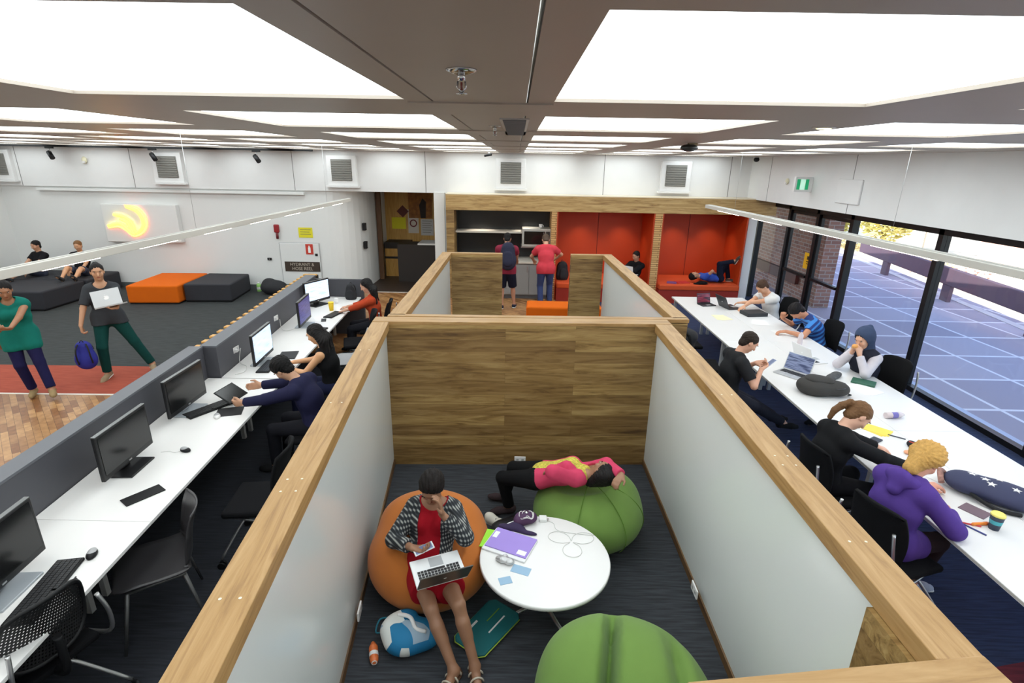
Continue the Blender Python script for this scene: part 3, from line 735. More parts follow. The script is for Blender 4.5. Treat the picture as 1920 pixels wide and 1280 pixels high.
# neighbouring building, cream backdrop block, trees and the closed umbrella beyond the terrace
bx, by = far_at(1835, 470, 19)
t = thing('brick_building', (bx, by, -.4), 'pale pink sunlit brick building beyond the terrace, right of the umbrella', 'building')
simple('wall', mat('pink_brick', (226, 180, 160), .85, var=.1, vscale=2), lambda bm: box(bm, (0, -16, 0), (8, 0, 6)), t)
for y in (-14, -10.5, -7, -3.5): simple('window', mat('building_glass', (150, 150, 152), .2), lambda bm: box(bm, (-.03, y, 1.4), (.05, y+1.2, 3.0)), t)
t = thing('backdrop_building', (44, 48, -.4), 'cream building far behind the garden, placed to fill the background with white', 'building')  # pale block positioned so its colour whitens the blown-out view behind the garden
simple('wall', mat('cream_render', (244, 240, 232), .8, var=.04), lambda bm: box(bm, (0, -22, 0), (6, 40, 9)), t)
simple('roof', mat('roof_grey', (170, 160, 152), .8), lambda bm: box(bm, (-.4, -22.4, 9), (6.4, 40.4, 9.4)), t)
def tree(loc, h, r, lab, seed, rgb):
    rnd = random.Random(seed)
    t = thing('garden_tree', loc, lab, 'tree', 'trees in the garden')
    simple('trunk', mat('bark', (92, 74, 58), .9, var=.2), lambda bm: tube(bm, [(0, 0, 0), (.1, .05, h*.35), (.0, .1, h*.75)], [.16, .12, .06], 10), t)
    bm = bmesh.new()
    for i in range(1300):
        v = Vector((rnd.gauss(0, 1), rnd.gauss(0, 1), rnd.gauss(0, .8))).normalized()*r*(rnd.random()**.4); c = Vector((0, 0, h*.72))+v
        M = Matrix.Translation(c) @ Matrix.Rotation(rnd.random()*6, 4, 'Z') @ Matrix.Rotation(rnd.random()*3, 4, 'X'); s_ = .09+.09*rnd.random()
        q = [bm.verts.new(M @ Vector(p)) for p in ((-s_, 0, 0), (0, -s_*.5, .02), (s_, 0, 0), (0, s_*.5, .02))]; bm.faces.new(q)
    bm_obj('foliage', bm, mat('leaf_%d' % seed, rgb, .7, var=.3, vscale=3), t)
tx, ty = far_at(1655, 440, 16); tree((tx, ty, -.4), 2.3, 1.2, 'pale yellow-green tree seen through the window just past the doors', 3, (214, 206, 128))
tx, ty = far_at(1560, 425, 15); tree((tx, ty, -.4), 2.3, 1.1, 'dull green tree beyond the glass doors at the terrace corner', 4, (190, 188, 120))
tx, ty = far_at(1500, 420, 16); tree((tx, ty, -.4), 3.2, 1.5, 'olive tree farthest behind the terrace corner', 5, (170, 168, 110))
for i, (px, py, lb, rgb) in enumerate(((1560, 468, 'low sandy shrub beyond the kerb, seen through the door glass', (206, 190, 140)), (1690, 503, 'low sandy shrub under the middle of the parapet rail', (206, 184, 140)), (1752, 535, 'low pinkish brown shrub under the parapet rail beside the dark mullion', (176, 132, 116)))):
    rnd = random.Random(i); bm = bmesh.new()
    for k in range(500):
        v = Vector((rnd.gauss(0, .35), max(-.9, min(.9, rnd.gauss(0, .6))), abs(rnd.gauss(0, .18)))); s_ = .06
        M = Matrix.Translation(v) @ Matrix.Rotation(rnd.random()*6, 4, 'Z') @ Matrix.Rotation(rnd.random()*3, 4, 'X')
        q = [bm.verts.new(M @ Vector(p)) for p in ((-s_, 0, 0), (0, -s_*.5, .02), (s_, 0, 0), (0, s_*.5, .02))]; bm.faces.new(q)
    v = U(px, py, -.3); o = bm_obj('garden_shrub', bm, mat('shrub_leaf_%d' % i, rgb, .8, var=.25)); o.location = (v.x+1.6, v.y+1.3, -.4); tag(o, lb, 'shrub', 'low shrubs')
ux, uy = far_at(1735, 445, 17)
t = thing('closed_umbrella', (ux, uy, -.4), 'closed maroon garden umbrella beyond the terrace rail', 'umbrella')
simple('canopy', mat('maroon_cloth', (168, 84, 104), .8), lambda bm: lathe(bm, [(.03, 3.3), (.10, 3.1), (.17, 2.6), (.24, 2.1), (.16, 2.0)], n=10), t)
simple('pole', ALU, lambda bm: tube(bm, [(0, 0, 0), (0, 0, 3.4)], .03), t)

# ------------------------------------------------------------------ study booths
BH = 1.6
def seg_prism(bm, a, b, thick, z0, z1, side):
    """wall segment along a-b, thickness to the side (+1 = left of a->b)"""
    a = Vector(a); b = Vector(b); d = (b-a).normalized(); n = Vector((-d.y, d.x))*side*thick
    prism(bm, [(a.x, a.y), (b.x, b.y), (b.x+n.x, b.y+n.y), (a.x+n.x, a.y+n.y)], z0, z1)
def local_prism(name, m, a, b, thick, z0, z1, side, parent, bevel=.004, inset=0):
    """same, but in a frame whose X runs along a->b so that grain follows the length"""
    a = Vector((a[0], a[1])); b = Vector((b[0], b[1])); d = b-a; L = d.length; ang = math.atan2(d.y, d.x)
    y0, y1 = (inset, thick-inset) if side > 0 else (-thick+inset, -inset)
    o = simple(name, m, lambda bm: box(bm, (0, y0, z0), (L, y1, z1)), parent, bevel=bevel)
    pl = parent.location if parent else Vector((0, 0, 0))
    o.location = (a.x-pl.x, a.y-pl.y, 0); o.rotation_euler = (0, 0, ang); return o
FL_, BL_, BR_, FR_ = (-.862, .9), (-1.235, 5.0), (1.40, 5.09), (1.386, 1.32)
CT = .165
nb = thing('study_booth', (0, 3, 0), 'near open-topped booth with oak capped whiteboard walls around beanbags', 'booth', 'open-topped study booths')
WB = mat('whiteboard', (222, 225, 222), .22, var=.02, vscale=1.2, coat=.2)
OAKSK = wood('oak_skirting', (120, 90, 56), (98, 70, 40), (70, 48, 26), 'X')
def booth_wall(par, a, b, side, cap=True):
    local_prism('whiteboard_panel', WB, a, b, CT, .07, BH-.085, side, par, inset=.03, bevel=0)
    local_prism('skirting', OAKSK, a, b, CT, 0, .07, side, par, inset=.018)
    return local_prism('cap_rail', TIMB_X, a, b, CT, BH-.085, BH, side, par)
booth_wall(nb, FL_, BL_, 1)
r_ = booth_wall(nb, FR_, BR_, -1)
e_in = (BR_[0], BR_[1])
local_prism('plank_wall', PLANKS, (BL_[0]-.05, BL_[1]-.002), (BR_[0]+.05, BR_[1]+.002), .11, 0, BH-.03, 1, nb, bevel=.002)
local_prism('cap_rail', TIMB_X, (BL_[0]-CT, BL_[1]), (BR_[0]+CT, BR_[1]+.0), .17, BH-.03, BH+.003, 1, nb)
local_prism('plank_wall', PLANKS, (.55, 1.22), (FR_[0], FR_[1]), .14, 0, BH-.086, -1, nb)
local_prism('cap_rail', TIMB_X, (.55, 1.22), (FR_[0]+CT, FR_[1]+.018), CT, BH-.084, BH+.002, -1, nb)
simple('corner_post', PLANKS, lambda bm: box(bm, (FR_[0]-.02, FR_[1]-3, 0), (FR_[0]+.1, FR_[1]+.30-3, BH-.087)), nb)
# pale screw plugs along the caps
scr = mat('pale_plug', (226, 214, 190), .5)
if True:
    for t_ in (.15, .31, .335, .55, .8):
        for w in (.05, .12):
            d = Vector((BL_[0]-FL_[0], BL_[1]-FL_[1])); n_ = Vector((-d.y, d.x)).normalized(); p = Vector(FL_)+d*t_+n_*w
            simple('screw_plug', scr, lambda bm: lathe(bm, [(.006, BH), (.006, BH+.002)], (p.x, p.y-3, 0), 8), nb)
            d = Vector((BR_[0]-FR_[0], BR_[1]-FR_[1])); p = Vector(FR_)+d*t_+Vector((w, 0))
            simple('screw_plug', scr, lambda bm: lathe(bm, [(.006, BH), (.006, BH+.002)], (p.x, p.y-3, 0), 8), nb)
# rear booth
rb = thing('study_booth', (0, 7, 0), 'far open-topped booth with oak capped walls opening towards the kitchen', 'booth', 'open-topped study booths')
RL0, RL1 = (-1.13, 5.27), (-1.12, 9.2); RR1, RR0 = (1.52, 9.27), (1.64, 5.33)
booth_wall(rb, RL0, RL1, 1); booth_wall(rb, RR0, RR1, -1)
pL = VY(942, 500, 9.24).x; pR = VY(1070, 500, 9.24).x
for a, b in (((RL1[0], 9.2), (pL, 9.22)), ((pR, 9.25), (RR1[0], 9.27))):
    local_prism('plank_wall', PLANKS, a, b, .10, 0, BH-.03, 1, rb)
    local_prism('cap_rail', TIMB_X, (a[0]-(CT if a[0] < -1 else 0), a[1]), (b[0]+(CT if b[0] > 1.4 else 0), b[1]), .11, BH-.03, BH+.002, 1, rb)
local_prism('plank_wall', PLANKS, (1.60, 5.29), (1.79, 5.29), .08, 0, BH-.05, 1, rb)
local_prism('cap_rail', TIMB_X, (-1.30, 5.215), (1.80, 5.285), .08, BH-.04, BH, 1, rb)
# ------------------------------------------------------------------ kitchen and red nooks (front plane y = YK)
YK = 12.42
def kx(px, py=400): return VY(px, py, YK).x
X0, X1 = kx(836), kx(851); X2, X3 = kx(1035), kx(1045); X4, X5 = kx(1230), kx(1244); X6 = kx(1401, 410)
ZK = VY(1000, 396, YK).z; ZT = VY(1000, 367, YK).z
KT = wood('oak_fascia', (204, 172, 118), (180, 146, 92), (130, 92, 50), 'X')
fu = None
st('trim_oak_fascia', KT, lambda bm: box(bm, (X0, YK, ZK), (5.88, YK+.47, ZT)), bevel=.004)
st('trim_fascia_top', mat('cream_edge', (236, 222, 196), .5), lambda bm: box(bm, (X0, YK, ZT), (5.88, YK+.47, ZT+.02)))
st('wall_oak_post', PLANKS, lambda bm: box(bm, (X0, YK, 0), (X1, YK+.5, ZK)))
st('wall_block_post_1', BRICK_POST, lambda bm: box(bm, (X2, YK, 0), (X3, YK+1.0, ZK)))
st('wall_block_post_2', BRICK_POST, lambda bm: box(bm, (X4, YK, 0), (X5, YK+1.2, ZK)))
st('wall_kitchen_back', mat('black_splashback', (34, 34, 34), .25), lambda bm: box(bm, (X1-.05, YK+.75, 0), (X2+.05, YK+.8, ZK+.1)))
st('wall_kitchen_side', mat('dark_liner', (60, 58, 56), .5), lambda bm: [box(bm, (X1-.02, YK+.5, 0), (X1, YK+.8, ZK)), box(bm, (X1, YK+.3, ZK), (X2, YK+.8, ZK+.05))])
sh = simple('kitchen_shelf', mat('lit_shelf', (206, 200, 188), .4), lambda bm: box(bm, (X1, YK+.30, 1.52), (kx(980), YK+.74, 1.56))); tag(sh, 'long pale shelf lit from above on the black kitchen wall', 'shelf')
cl = thing('undershelf_light', (0, 0, 0), 'thin bright strip light under the oak fascia above the kitchen shelf', 'light')
simple('lens', emis('warm_strip', (255, 236, 214), 7), lambda bm: box(bm, (kx(915), YK+.22, ZK-.015), (kx(960), YK+.26, ZK-.002)), cl)
cu = thing('kitchen_cupboard', (0, YK, 0), 'grey kitchen cupboard under the pale counter behind the two men', 'cupboard')
GREYC = mat('grey_cupboard', (150, 150, 148), .5)
cx0 = X1+.05; cx1 = X2-.06
simple('body', GREYC, lambda bm: box(bm, (cx0, .03, .10), (cx1, .62, .86)), cu)
simple('plinth', mat('dark_plinth', (100, 100, 102), .5), lambda bm: box(bm, (cx0, .08, 0), (cx1, .6, .10)), cu)
nd_ = 5; w_ = (cx1-cx0)/nd_
for i in range(nd_):
    dr = simple('door', GREYC, lambda bm: box(bm, (cx0+w_*i+.004, .005, .12), (cx0+w_*(i+1)-.004, .03, .84)), cu, bevel=.003)
    if i < 4: simple('handle', ALU, lambda bm: box(bm, (cx0+w_*(i+1)-.05, -.012, .66), (cx0+w_*(i+1)-.035, .006, .80)), dr)
simple('red_notice', mat('red_notice', (196, 70, 50), .5), lambda bm: box(bm, (kx(1008, 515), -.002, .62), (kx(1020, 515), .005, .68)), cu)
ct = simple('kitchen_counter', mat('pale_counter', (214, 208, 196), .35), lambda bm: box(bm, (cx0, YK-.02, .86), (cx1, YK+.75, .90)), bevel=.004); tag(ct, 'pale counter top on the grey cupboard', 'countertop')
mw = thing('microwave', (kx(1008), YK+.45, 1.22), 'silver microwave with dark door in the kitchenette, above the coral shirt', 'microwave')
simple('body', mat('silver_case', (196, 194, 186), .35, metal=.3), lambda bm: box(bm, (-.34, -.2, 0), (.34, .28, .42)), mw, bevel=.01)
dd = simple('door', mat('microwave_glass', (30, 26, 24), .15), lambda bm: box(bm, (-.29, -.215, .06), (.20, -.2, .36)), mw, bevel=.004)
simple('handle', ALU, lambda bm: tube(bm, [(.17, -.235, .08), (.17, -.235, .34)], .009), dd)
simple('control_panel', mat('microwave_panel', (64, 62, 60), .3), lambda bm: box(bm, (.22, -.215, .06), (.31, -.2, .36)), mw)
simple('bracket', ALU, lambda bm: box(bm, (-.36, -.18, -.03), (.36, .3, -.005)), mw)
cp = thing('white_cup', (kx(1012)+.05, YK+.4, 1.64), 'small white cup standing on the microwave', 'cup')
simple('body', TOPW, lambda bm: lathe(bm, [(.028, .005), (.038, .04), (.042, .09), (.038, .09), (.034, .04), (.02, .012)], n=16), cp)
simple('handle', TOPW, lambda bm: tube(bm, [(.04, 0, .07), (.065, 0, .065), (.065, 0, .03), (.036, 0, .025)], .006, 6), cp)
# red nooks
def nook(i, a, b, lab_):
    yb = YK+1.15
    def f(bm):
        box(bm, (a, yb, 0), (b, yb+.04, ZK+.03)); box(bm, (a, YK+.02, 0), (a+.03, yb, ZK)); box(bm, (b-.03, YK+.02, 0), (b, yb, ZK)); box(bm, (a, YK+.3, ZK), (b, yb, ZK+.03))
    st('wall_nook_%d' % i, RED, f)
    st('trim_nook_joint_%d' % i, mat('nook_joint', (96, 20, 8), .7), lambda bm: box(bm, ((a+b)/2-.006, yb-.004, 0), ((a+b)/2+.006, yb+.001, ZK)))
    be = thing('red_bench', ((a+b)/2, YK, 0), lab_, 'bench', 'red nook benches')
    w = (b-a)/2-.04; 
    simple('base', mat('dark_red_base', (150, 34, 18), .6), lambda bm: box(bm, (-w, -.12, 0), (w, 1.1, .32)), be)
    simple('cushion', mat('red_cushion', (206, 76, 26), .8, bump=.2, bscale=400), lambda bm: box(bm, (-w, -.15, .32), (w, 1.1, .45)), be, bevel=.03, seg=3)
    # recessed downlights of the nook
    for fx in (.3, .75):
        lt = bpy.data.lights.new('nook_downlight', 'SPOT'); lt.energy = 28; lt.color = (1, .86, .7); lt.spot_size = math.radians(95); lt.spot_blend = .8; lt.shadow_soft_size = .04
        lo = bpy.data.objects.new('nook_downlight', lt); C.objects.link(lo); lo.location = (a+(b-a)*fx, YK+.75, ZK-.03)
nook(1, X3, X4, 'red upholstered bench in the nook beside the kitchenette')
nook(2, X5, X6+.05, 'red upholstered bench in the nook where a man lies down')
for xx in (kx(900), kx(990)):
    lt = bpy.data.lights.new('kitchen_downlight', 'SPOT'); lt.energy = 22; lt.color = (1, .9, .78); lt.spot_size = math.radians(90); lt.spot_blend = .7; lt.shadow_soft_size = .04
    lo = bpy.data.objects.new('kitchen_downlight', lt); C.objects.link(lo); lo.location = (xx, YK+.45, ZK-.03)
# ------------------------------------------------------------------ left row: dado, desks
xd = lambda y: -2.31-.054*y
xa = lambda y: -3.075-.073*y
xb = lambda y: -2.905-.078*y
dn = thing('grey_divider', (-3.4, 3, 0), 'low grey laminate divider behind the nearer row of white desks', 'divider', 'grey dividers behind the desks')
def pr_(poly, z0, z1, o=(0, 0)): return lambda bm: prism(bm, [(x-o[0], y-o[1]) for x, y in poly], z0, z1)
simple('panel', DARKP, pr_([(xa(-1), -1), (xa(5.58), 5.58), (xa(5.58)-.13, 5.58), (xa(-1)-.13, -1)], 0, 1.08, (-3.4, 3)), dn)
simple('top_rail', DARKTOP, pr_([(xa(-1)+.004, -1), (xa(5.58)+.004, 5.58), (xa(5.58)-.15, 5.58), (xa(-1)-.15, -1)], 1.08, 1.10, (-3.4, 3)), dn, bevel=.002)
df = thing('grey_divider', (-3.4, 7.5, 0), 'low grey laminate divider behind the farther desks, stepping out towards the aisle', 'divider', 'grey dividers behind the desks')
YE = 9.55
simple('panel', DARKP, pr_([(xb(5.60), 5.60), (xb(YE), YE), (xb(YE)-.16, YE), (xb(5.6)-.16, 5.60)], 0, 1.08, (-3.4, 7.5)), df)
simple('top_rail', DARKTOP, pr_([(xb(5.60)+.004, 5.598), (xb(YE)+.004, YE), (xb(YE)-.18, YE), (xb(5.6)-.18, 5.598)], 1.08, 1.10, (-3.4, 7.5)), df, bevel=.002)
simple('end_panel', DARKP, pr_([(xb(YE), YE-.06), (xd(YE)+.05, YE-.06), (xd(YE)+.05, YE), (xb(YE), YE)], 0, 1.04, (-3.4, 7.5)), df)
def desk(y0, y1, back, lab):
    d = thing('desk', ((xd(y0)+back(y0))/2, (y0+y1)/2, 0), lab, 'desk', 'white desks along the grey divider'); o = (d.location.x, d.location.y)
    simple('worktop', TOPW, pr_([(xd(y0), y0+.002), (xd(y1), y1-.002), (back(y1)+.005, y1-.002), (back(y0)+.005, y0+.002)], .695, .72, o), d, bevel=.002)
    for y in (y0+.08, y1-.08):
        for x in (xd(y)-.52, back(y)+.1): simple('leg', mat('pale_metal', (190, 190, 188), .4, metal=.2), lambda bm: box(bm, (x-.02-o[0], y-.02-o[1], 0), (x+.02-o[0], y+.02-o[1], .695)), d)
    simple('rail', mat('pale_metal', (190, 190, 188), .4, metal=.2), lambda bm: box(bm, (xd(y0)-.62-o[0], y0+.1-o[1], .65), (xd(y0)-.58-o[0], y1-.1-o[1], .69)), d)
desk(.4, 3.05, xa, 'nearest white desk on the computer side, with a keyboard and wide dark monitor')
desk(3.05, 5.58, xa, 'white desk carrying two switched-off monitors and a small black tablet')
desk(5.60, 9.48, xb, 'farther white desk with the lit monitors and yellow cup')
# slatted timber ledge behind the far divider
sl = thing('slatted_bench', (-3.9, 8, 0), 'slatted timber ledge running behind the farther grey divider', 'ledge')
xs_ = lambda y: xb(y)-.20
simple('carcass', BLACKM, pr_([(xs_(5.9), 5.9), (xs_(10.4), 10.4), (xs_(10.4)-.22, 10.4), (xs_(5.9)-.22, 5.9)], 0, .93, (-3.9, 8)), sl)
SLT = wood('golden_slat', (226, 178, 104), (206, 154, 78), (170, 116, 54), 'X')
for k in range(22):
    y = 6.0+k*.205; simple('slat', SLT, lambda bm: box(bm, (xs_(y)-.26+3.9, y-.045-8, .93), (xs_(y)-.005+3.9, y+.045-8, .955)), sl, bevel=.003)

# ------------------------------------------------------------------ monitors, keyboards, mice
SCR_OFF = mat('screen_off', (14, 15, 16), .18); BEZ = mat('bezel_black', (20, 20, 22), .4)
def screen_mat(name, base, lines, e):
    m, n, l, b = raw(name, .3)
    tc = n.new('ShaderNodeTexCoord'); mp = n.new('ShaderNodeMapping'); mp.inputs['Scale'].default_value = (5, 1, 75); l.new(tc.outputs['Object'], mp.inputs[0])
    t = n.new('ShaderNodeTexNoise'); t.inputs['Scale'].default_value = 1; t.inputs['Detail'].default_value = 3; l.new(mp.outputs[0], t.inputs['Vector'])
    c = ramp(n, l, t.outputs[0], [(.42, lines), (.52, base)]); l.new(c, b.inputs['Base Color']); l.new(c, b.inputs['Emission Color']); b.inputs['Emission Strength'].default_value = e
    return m
SCR_W = screen_mat('screen_page', (214, 228, 246), (176, 196, 224), .85); SCR_B = screen_mat('screen_violet', (74, 72, 140), (54, 52, 110), .5); SCR_L = screen_mat('screen_laptop', (110, 120, 150), (50, 60, 90), .5)
def monitor(x, y, face, lab, scr, w=.58, h=.37, stand='dark', tilt=0, edge=None):
    t = thing('monitor', (x, y, .72), lab, 'monitor', 'computer monitors on the white desks', face)      # local: screen faces -Y, rotated by face
    top = .43
    c = simple('casing', BEZ, lambda bm: (box(bm, (-w/2, 0, top-h), (w/2, .03, top)), box(bm, (-w*.32, .03, top-h*.85), (w*.32, .06, top-h*.2))), t, bevel=.006)
    simple('screen', scr, lambda bm: box(bm, (-w/2+.022, -.003, top-h+.045), (w/2-.022, .001, top-.022)), t)
    simple('top_edge', mat('bezel_sheen', (92, 94, 94), .25), lambda bm: box(bm, (-w/2+.004, -.001, top-.003), (w/2-.004, .03, top+.002)), t)
    sm = BEZ if stand == 'dark' else mat('silver_plastic', (176, 182, 188), .35, metal=.3)
    s = simple('stand', sm, lambda bm: (box(bm, (-.05, .045, .015), (.05, .075, .26)),), t, bevel=.004)
    simple('foot', sm, lambda bm: box(bm, (-.15, -.09, 0), (.15, .13, .015)), s, bevel=.005)
    simple('logo', ALU, lambda bm: box(bm, (-.015, -.003, top-h+.016), (.015, 0, top-h+.026)), t)
    return t
R90 = math.radians(90)
monitor(-2.87, 2.40, R90+.08, 'nearest switched-off monitor, cut by the picture edge, on a silver stand', SCR_OFF, .62, .38, 'silver')
monitor(-3.055, 3.71, R90+.05, 'switched-off monitor on a dark stand beside the small black tablet', SCR_OFF, .60, .37)
monitor(-3.185, 4.74, R90-.0, 'switched-off monitor closest to the man with the tablet', SCR_OFF, .61, .37, 'silver')
monitor(-3.06, 6.11, R90+.08, 'lit monitor with white page beside the long-haired woman', SCR_W, .60, .38, 'silver')
monitor(-3.14, 7.66, R90+.10, 'monitor with dim violet screen in front of the yellow cup', SCR_B, .60, .38, 'silver')
monitor(-3.38, 8.86, R90-.45, 'lit monitor at the far end of the desks, behind the yellow cup', SCR_W, .56, .37)
def keyboard(x, y, rz, lab, L=.45, z=.72):
    t = thing('keyboard', (x, y, z), lab, 'keyboard', None, rz)
    simple('case', BLK, lambda bm: box(bm, (-L/2, -.075, 0), (L/2, .075, .018)), t, bevel=.004)
    def keys(bm):
        nx = int(L/.0195)
        for r in range(5):
            for c in range(nx):
                x0 = -L/2+.008+c*.0192; y0 = -.066+r*.0262
                if r == 0 and 4 < c < 11 and c != 5: continue
                x1 = x0+(.0165 if not (r == 0 and c == 5) else .13); box(bm, (x0, y0, .018), (min(x1, L/2-.006), y0+.022, .023))
    k = simple('keys', mat('key_black', (40, 40, 42), .5), keys, t); k['kind'] = 'stuff'
    return t
keyboard(-2.665, 2.42, R90+.20, 'black keyboard in front of the nearest monitor', .50)
keyboard(-3.03, 4.78, R90-.55, 'black keyboard beside the man looking at a tablet', .44)
keyboard(-2.96, 5.95, R90+.1, 'dark keyboard under the long-haired woman’s hands', .40)
keyboard(-2.86, 7.35, R90-.1, 'dark keyboard by the yellow cup', .38)
keyboard(-2.93, 8.25, R90-.2, 'small black keyboard near the woman in orange', .36)
def mouse(x, y, rz, lab, m2=None):
    t = thing('computer_mouse', (x, y, .72), lab, 'mouse', None, rz)
    blob('body', [ell((0, 0, .010), np.eye(3), (.030, .052, .024))], .004, m2 or BLK, t, post=lambda F, X: np.maximum(F, -X[..., 2]))
    blob('top_shell', [ell((0, .006, .013), np.eye(3), (.028, .048, .0235))], .004, mat('mouse_grey', (170, 170, 172), .3), t, post=lambda F, X: np.maximum(F, .020-X[..., 2]))
mouse(-2.625, 2.715, .4, 'grey and black mouse at the end of the nearest keyboard'); mouse(-2.79, 3.985, 1.2, 'black mouse with grey top alone on the open desk')
mouse(-2.86, 4.62, .5, 'white mouse between the keyboard and the black pad', TOPW)
def slab(name, p, w, d, h, rz, m, lab, cat, group=None, z=.72):
    o = simple(name, m, lambda bm: box(bm, (-w/2, -d/2, 0), (w/2, d/2, h)), bevel=min(.003, h*.4)); o.location = (p[0], p[1], z); o.rotation_euler = (0, 0, rz); return tag(o, lab, cat, group)
PAPER = mat('paper', (240, 240, 238), .7)
slab('tablet', (-2.725, 3.345), .26, .12, .008, .95, BLK, 'small black tablet lying on the bare desk', 'tablet')
slab('mouse_pad', (-2.80, 4.74), .24, .20, .003, .3, mat('pad_black', (34, 34, 36), .8), 'black mouse pad at the desk edge beside the man’s arm', 'mouse pad')
slab('phone', (-2.98, 7.95), .075, .15, .009, .3, BLK, 'black phone on the desk behind the yellow cup', 'phone')
slab('paper_sheet', (-3.05, 8.05), .21, .297, .001, .5, PAPER, 'sheet of paper beside the yellow cup', 'paper')
slab('notebook', (-2.88, 6.35), .21, .28, .012, .2, mat('pad_black2', (38, 38, 42), .7), 'dark notebook on the desk beyond the long-haired woman', 'notebook')
def cup(name, p, r, h, m, lab, lid=None, z=.72, band=None, lip=None):
    t = thing(name, (p[0], p[1], z), lab, 'cup')
    simple('body', m, lambda bm: lathe(bm, [(r*.72, 0), (r*.98, h), (r*.9, h), (r*.66, .006)], n=24), t)
    if band: simple('sleeve', band, lambda bm: lathe(bm, [(r*.84, h*.42), (r*.925, h*.70)], n=24, caps=False), t)
    if lid: simple('lid', lid, lambda bm: lathe(bm, [(r*1.04, h), (r*1.04, h+.008), (r*.92, h+.016), (r*.85, h+.012)], n=24), t)
    return t
cup('paper_cup', (-3.05, 7.98+.55), .045, .13, mat('yellow_card', (236, 196, 26), .5), 'tall bright yellow cup on the far desk', mat('yellow_lid', (240, 206, 40), .5))
cup('mug', (-3.12, 9.0), .038, .09, TOPW, 'small white cup on the desk by the end panel')
# monitor cables on the desk and sockets on the divider
def cable(lab, pts, r=.003, m=None, name='cable'):
    o = simple(name, m or mat('white_cable', (214, 214, 210), .5), lambda bm: tube(bm, curve_pts(pts, 8), r, 6)); return tag(o, lab, 'cable')
cable('thin grey mouse lead crossing the bare desk', [(-2.98, 3.95, .724), (-2.92, 3.97, .724), (-2.86, 3.95, .724), (-2.815, 3.985, .726)], .0018)
cable('white lead behind the lit monitor near the corner of the divider', [(-3.34, 6.1, .9), (-3.32, 6.0, .76), (-3.22, 5.95, .724), (-3.16, 5.78, .724), (-3.22, 5.68, .724)], .004)
cable('white lead below the violet monitor', [(-3.46, 7.5, .86), (-3.4, 7.4, .74), (-3.3, 7.38, .724), (-3.24, 7.55, .724)], .004)
for y, lb in ((6.05, 'white double power socket with plug on the grey divider beside the lit monitor'), (7.42, 'white power socket on the grey divider behind the violet monitor')):
    t = thing('power_socket', (xb(y)+.002, y, .90), lb, 'socket', None, R90-.078)
    simple('plate', TOPW, lambda bm: box(bm, (-.06, -.009, -.036), (.06, 0, .036)), t, bevel=.003)
    simple('plug', TOPW, lambda bm: box(bm, (-.05, -.045, -.022), (-.012, -.009, .018)), t, bevel=.006); simple('switch', mat('switch_grey', (150, 150, 150), .5), lambda bm: box(bm, (.02, -.012, -.01), (.035, -.008, .012)), t)

# ------------------------------------------------------------------ right-hand tables
def table(x0, x1, y0, y1, lab):
    d = thing('table', ((x0+x1)/2, (y0+y1)/2, 0), lab, 'table', 'white tables pushed together by the windows'); w, l_ = (x1-x0)/2-.002, (y1-y0)/2-.002
    simple('tabletop', TOPW, lambda bm: box(bm, (-w, -l_, .692), (w, l_, .72)), d, bevel=.003)
    simple('edge_band', mat('edge_grey', (186, 182, 174), .5), lambda bm: box(bm, (-w-.001, -l_-.001, .697), (w+.001, l_+.001, .715)), d)
    for sx in (-1, 1):
        for sy in (-1, 1): simple('leg', mat('pale_metal', (190, 190, 188), .4, metal=.2), lambda bm: box(bm, (sx*(w-.06)-.022, sy*(l_-.08)-.022, 0), (sx*(w-.06)+.022, sy*(l_-.08)+.022, .692)), d)
TY = [1.9, 4.62, 7.32, 9.98]
for (x0, x1, nm) in ((3.0, 3.685, 'on the aisle side'), (3.685, 4.36, 'on the window side')):
    for a, b, where in zip(TY, TY[1:], ('nearest white table', 'middle white table', 'farthest white table')): table(x0, x1, a, b, where+' '+nm)

# ------------------------------------------------------------------ chairs
MESHB = mat('mesh_back', (18, 18, 20), .8, bump=.5, bscale=260, spec=.15)
def back_shell(w, h, z0, lean, curve_, holes=False, m=None, th=.012):
    """curved backrest standing behind y=0, facing +Y"""
    bm = bmesh.new(); nx, nz = 14, 14; g = []
    for k in range(nz+1):
        row = []
        tz = k/nz
        ww = w*(1-.18*tz**3-.12*(1-tz)**3)
        for i in range(nx+1):
            u = i/nx*2-1
            row.append((u*ww/2, -.0-lean*tz*h-.03*math.sin(tz*PI)*0+curve_*(u*u)+.025*math.sin(tz*PI), z0+h*tz-(.03*u**4 if k == nz else 0)))
        g.append(row)
    F_ = [[bm.verts.new(p) for p in r] for r in g]
    for k in range(nz):
        for i in range(nx):
            if holes and 1 < k < nz-2 and 1 < i < nx-2 and (k+i) % 2: continue
            bm.faces.new((F_[k][i], F_[k][i+1], F_[k+1][i+1], F_[k+1][i])).smooth = True
    return bm
def solid(o, th): md = o.modifiers.new('solid', 'SOLIDIFY'); md.thickness = th; md.offset = 0; return o
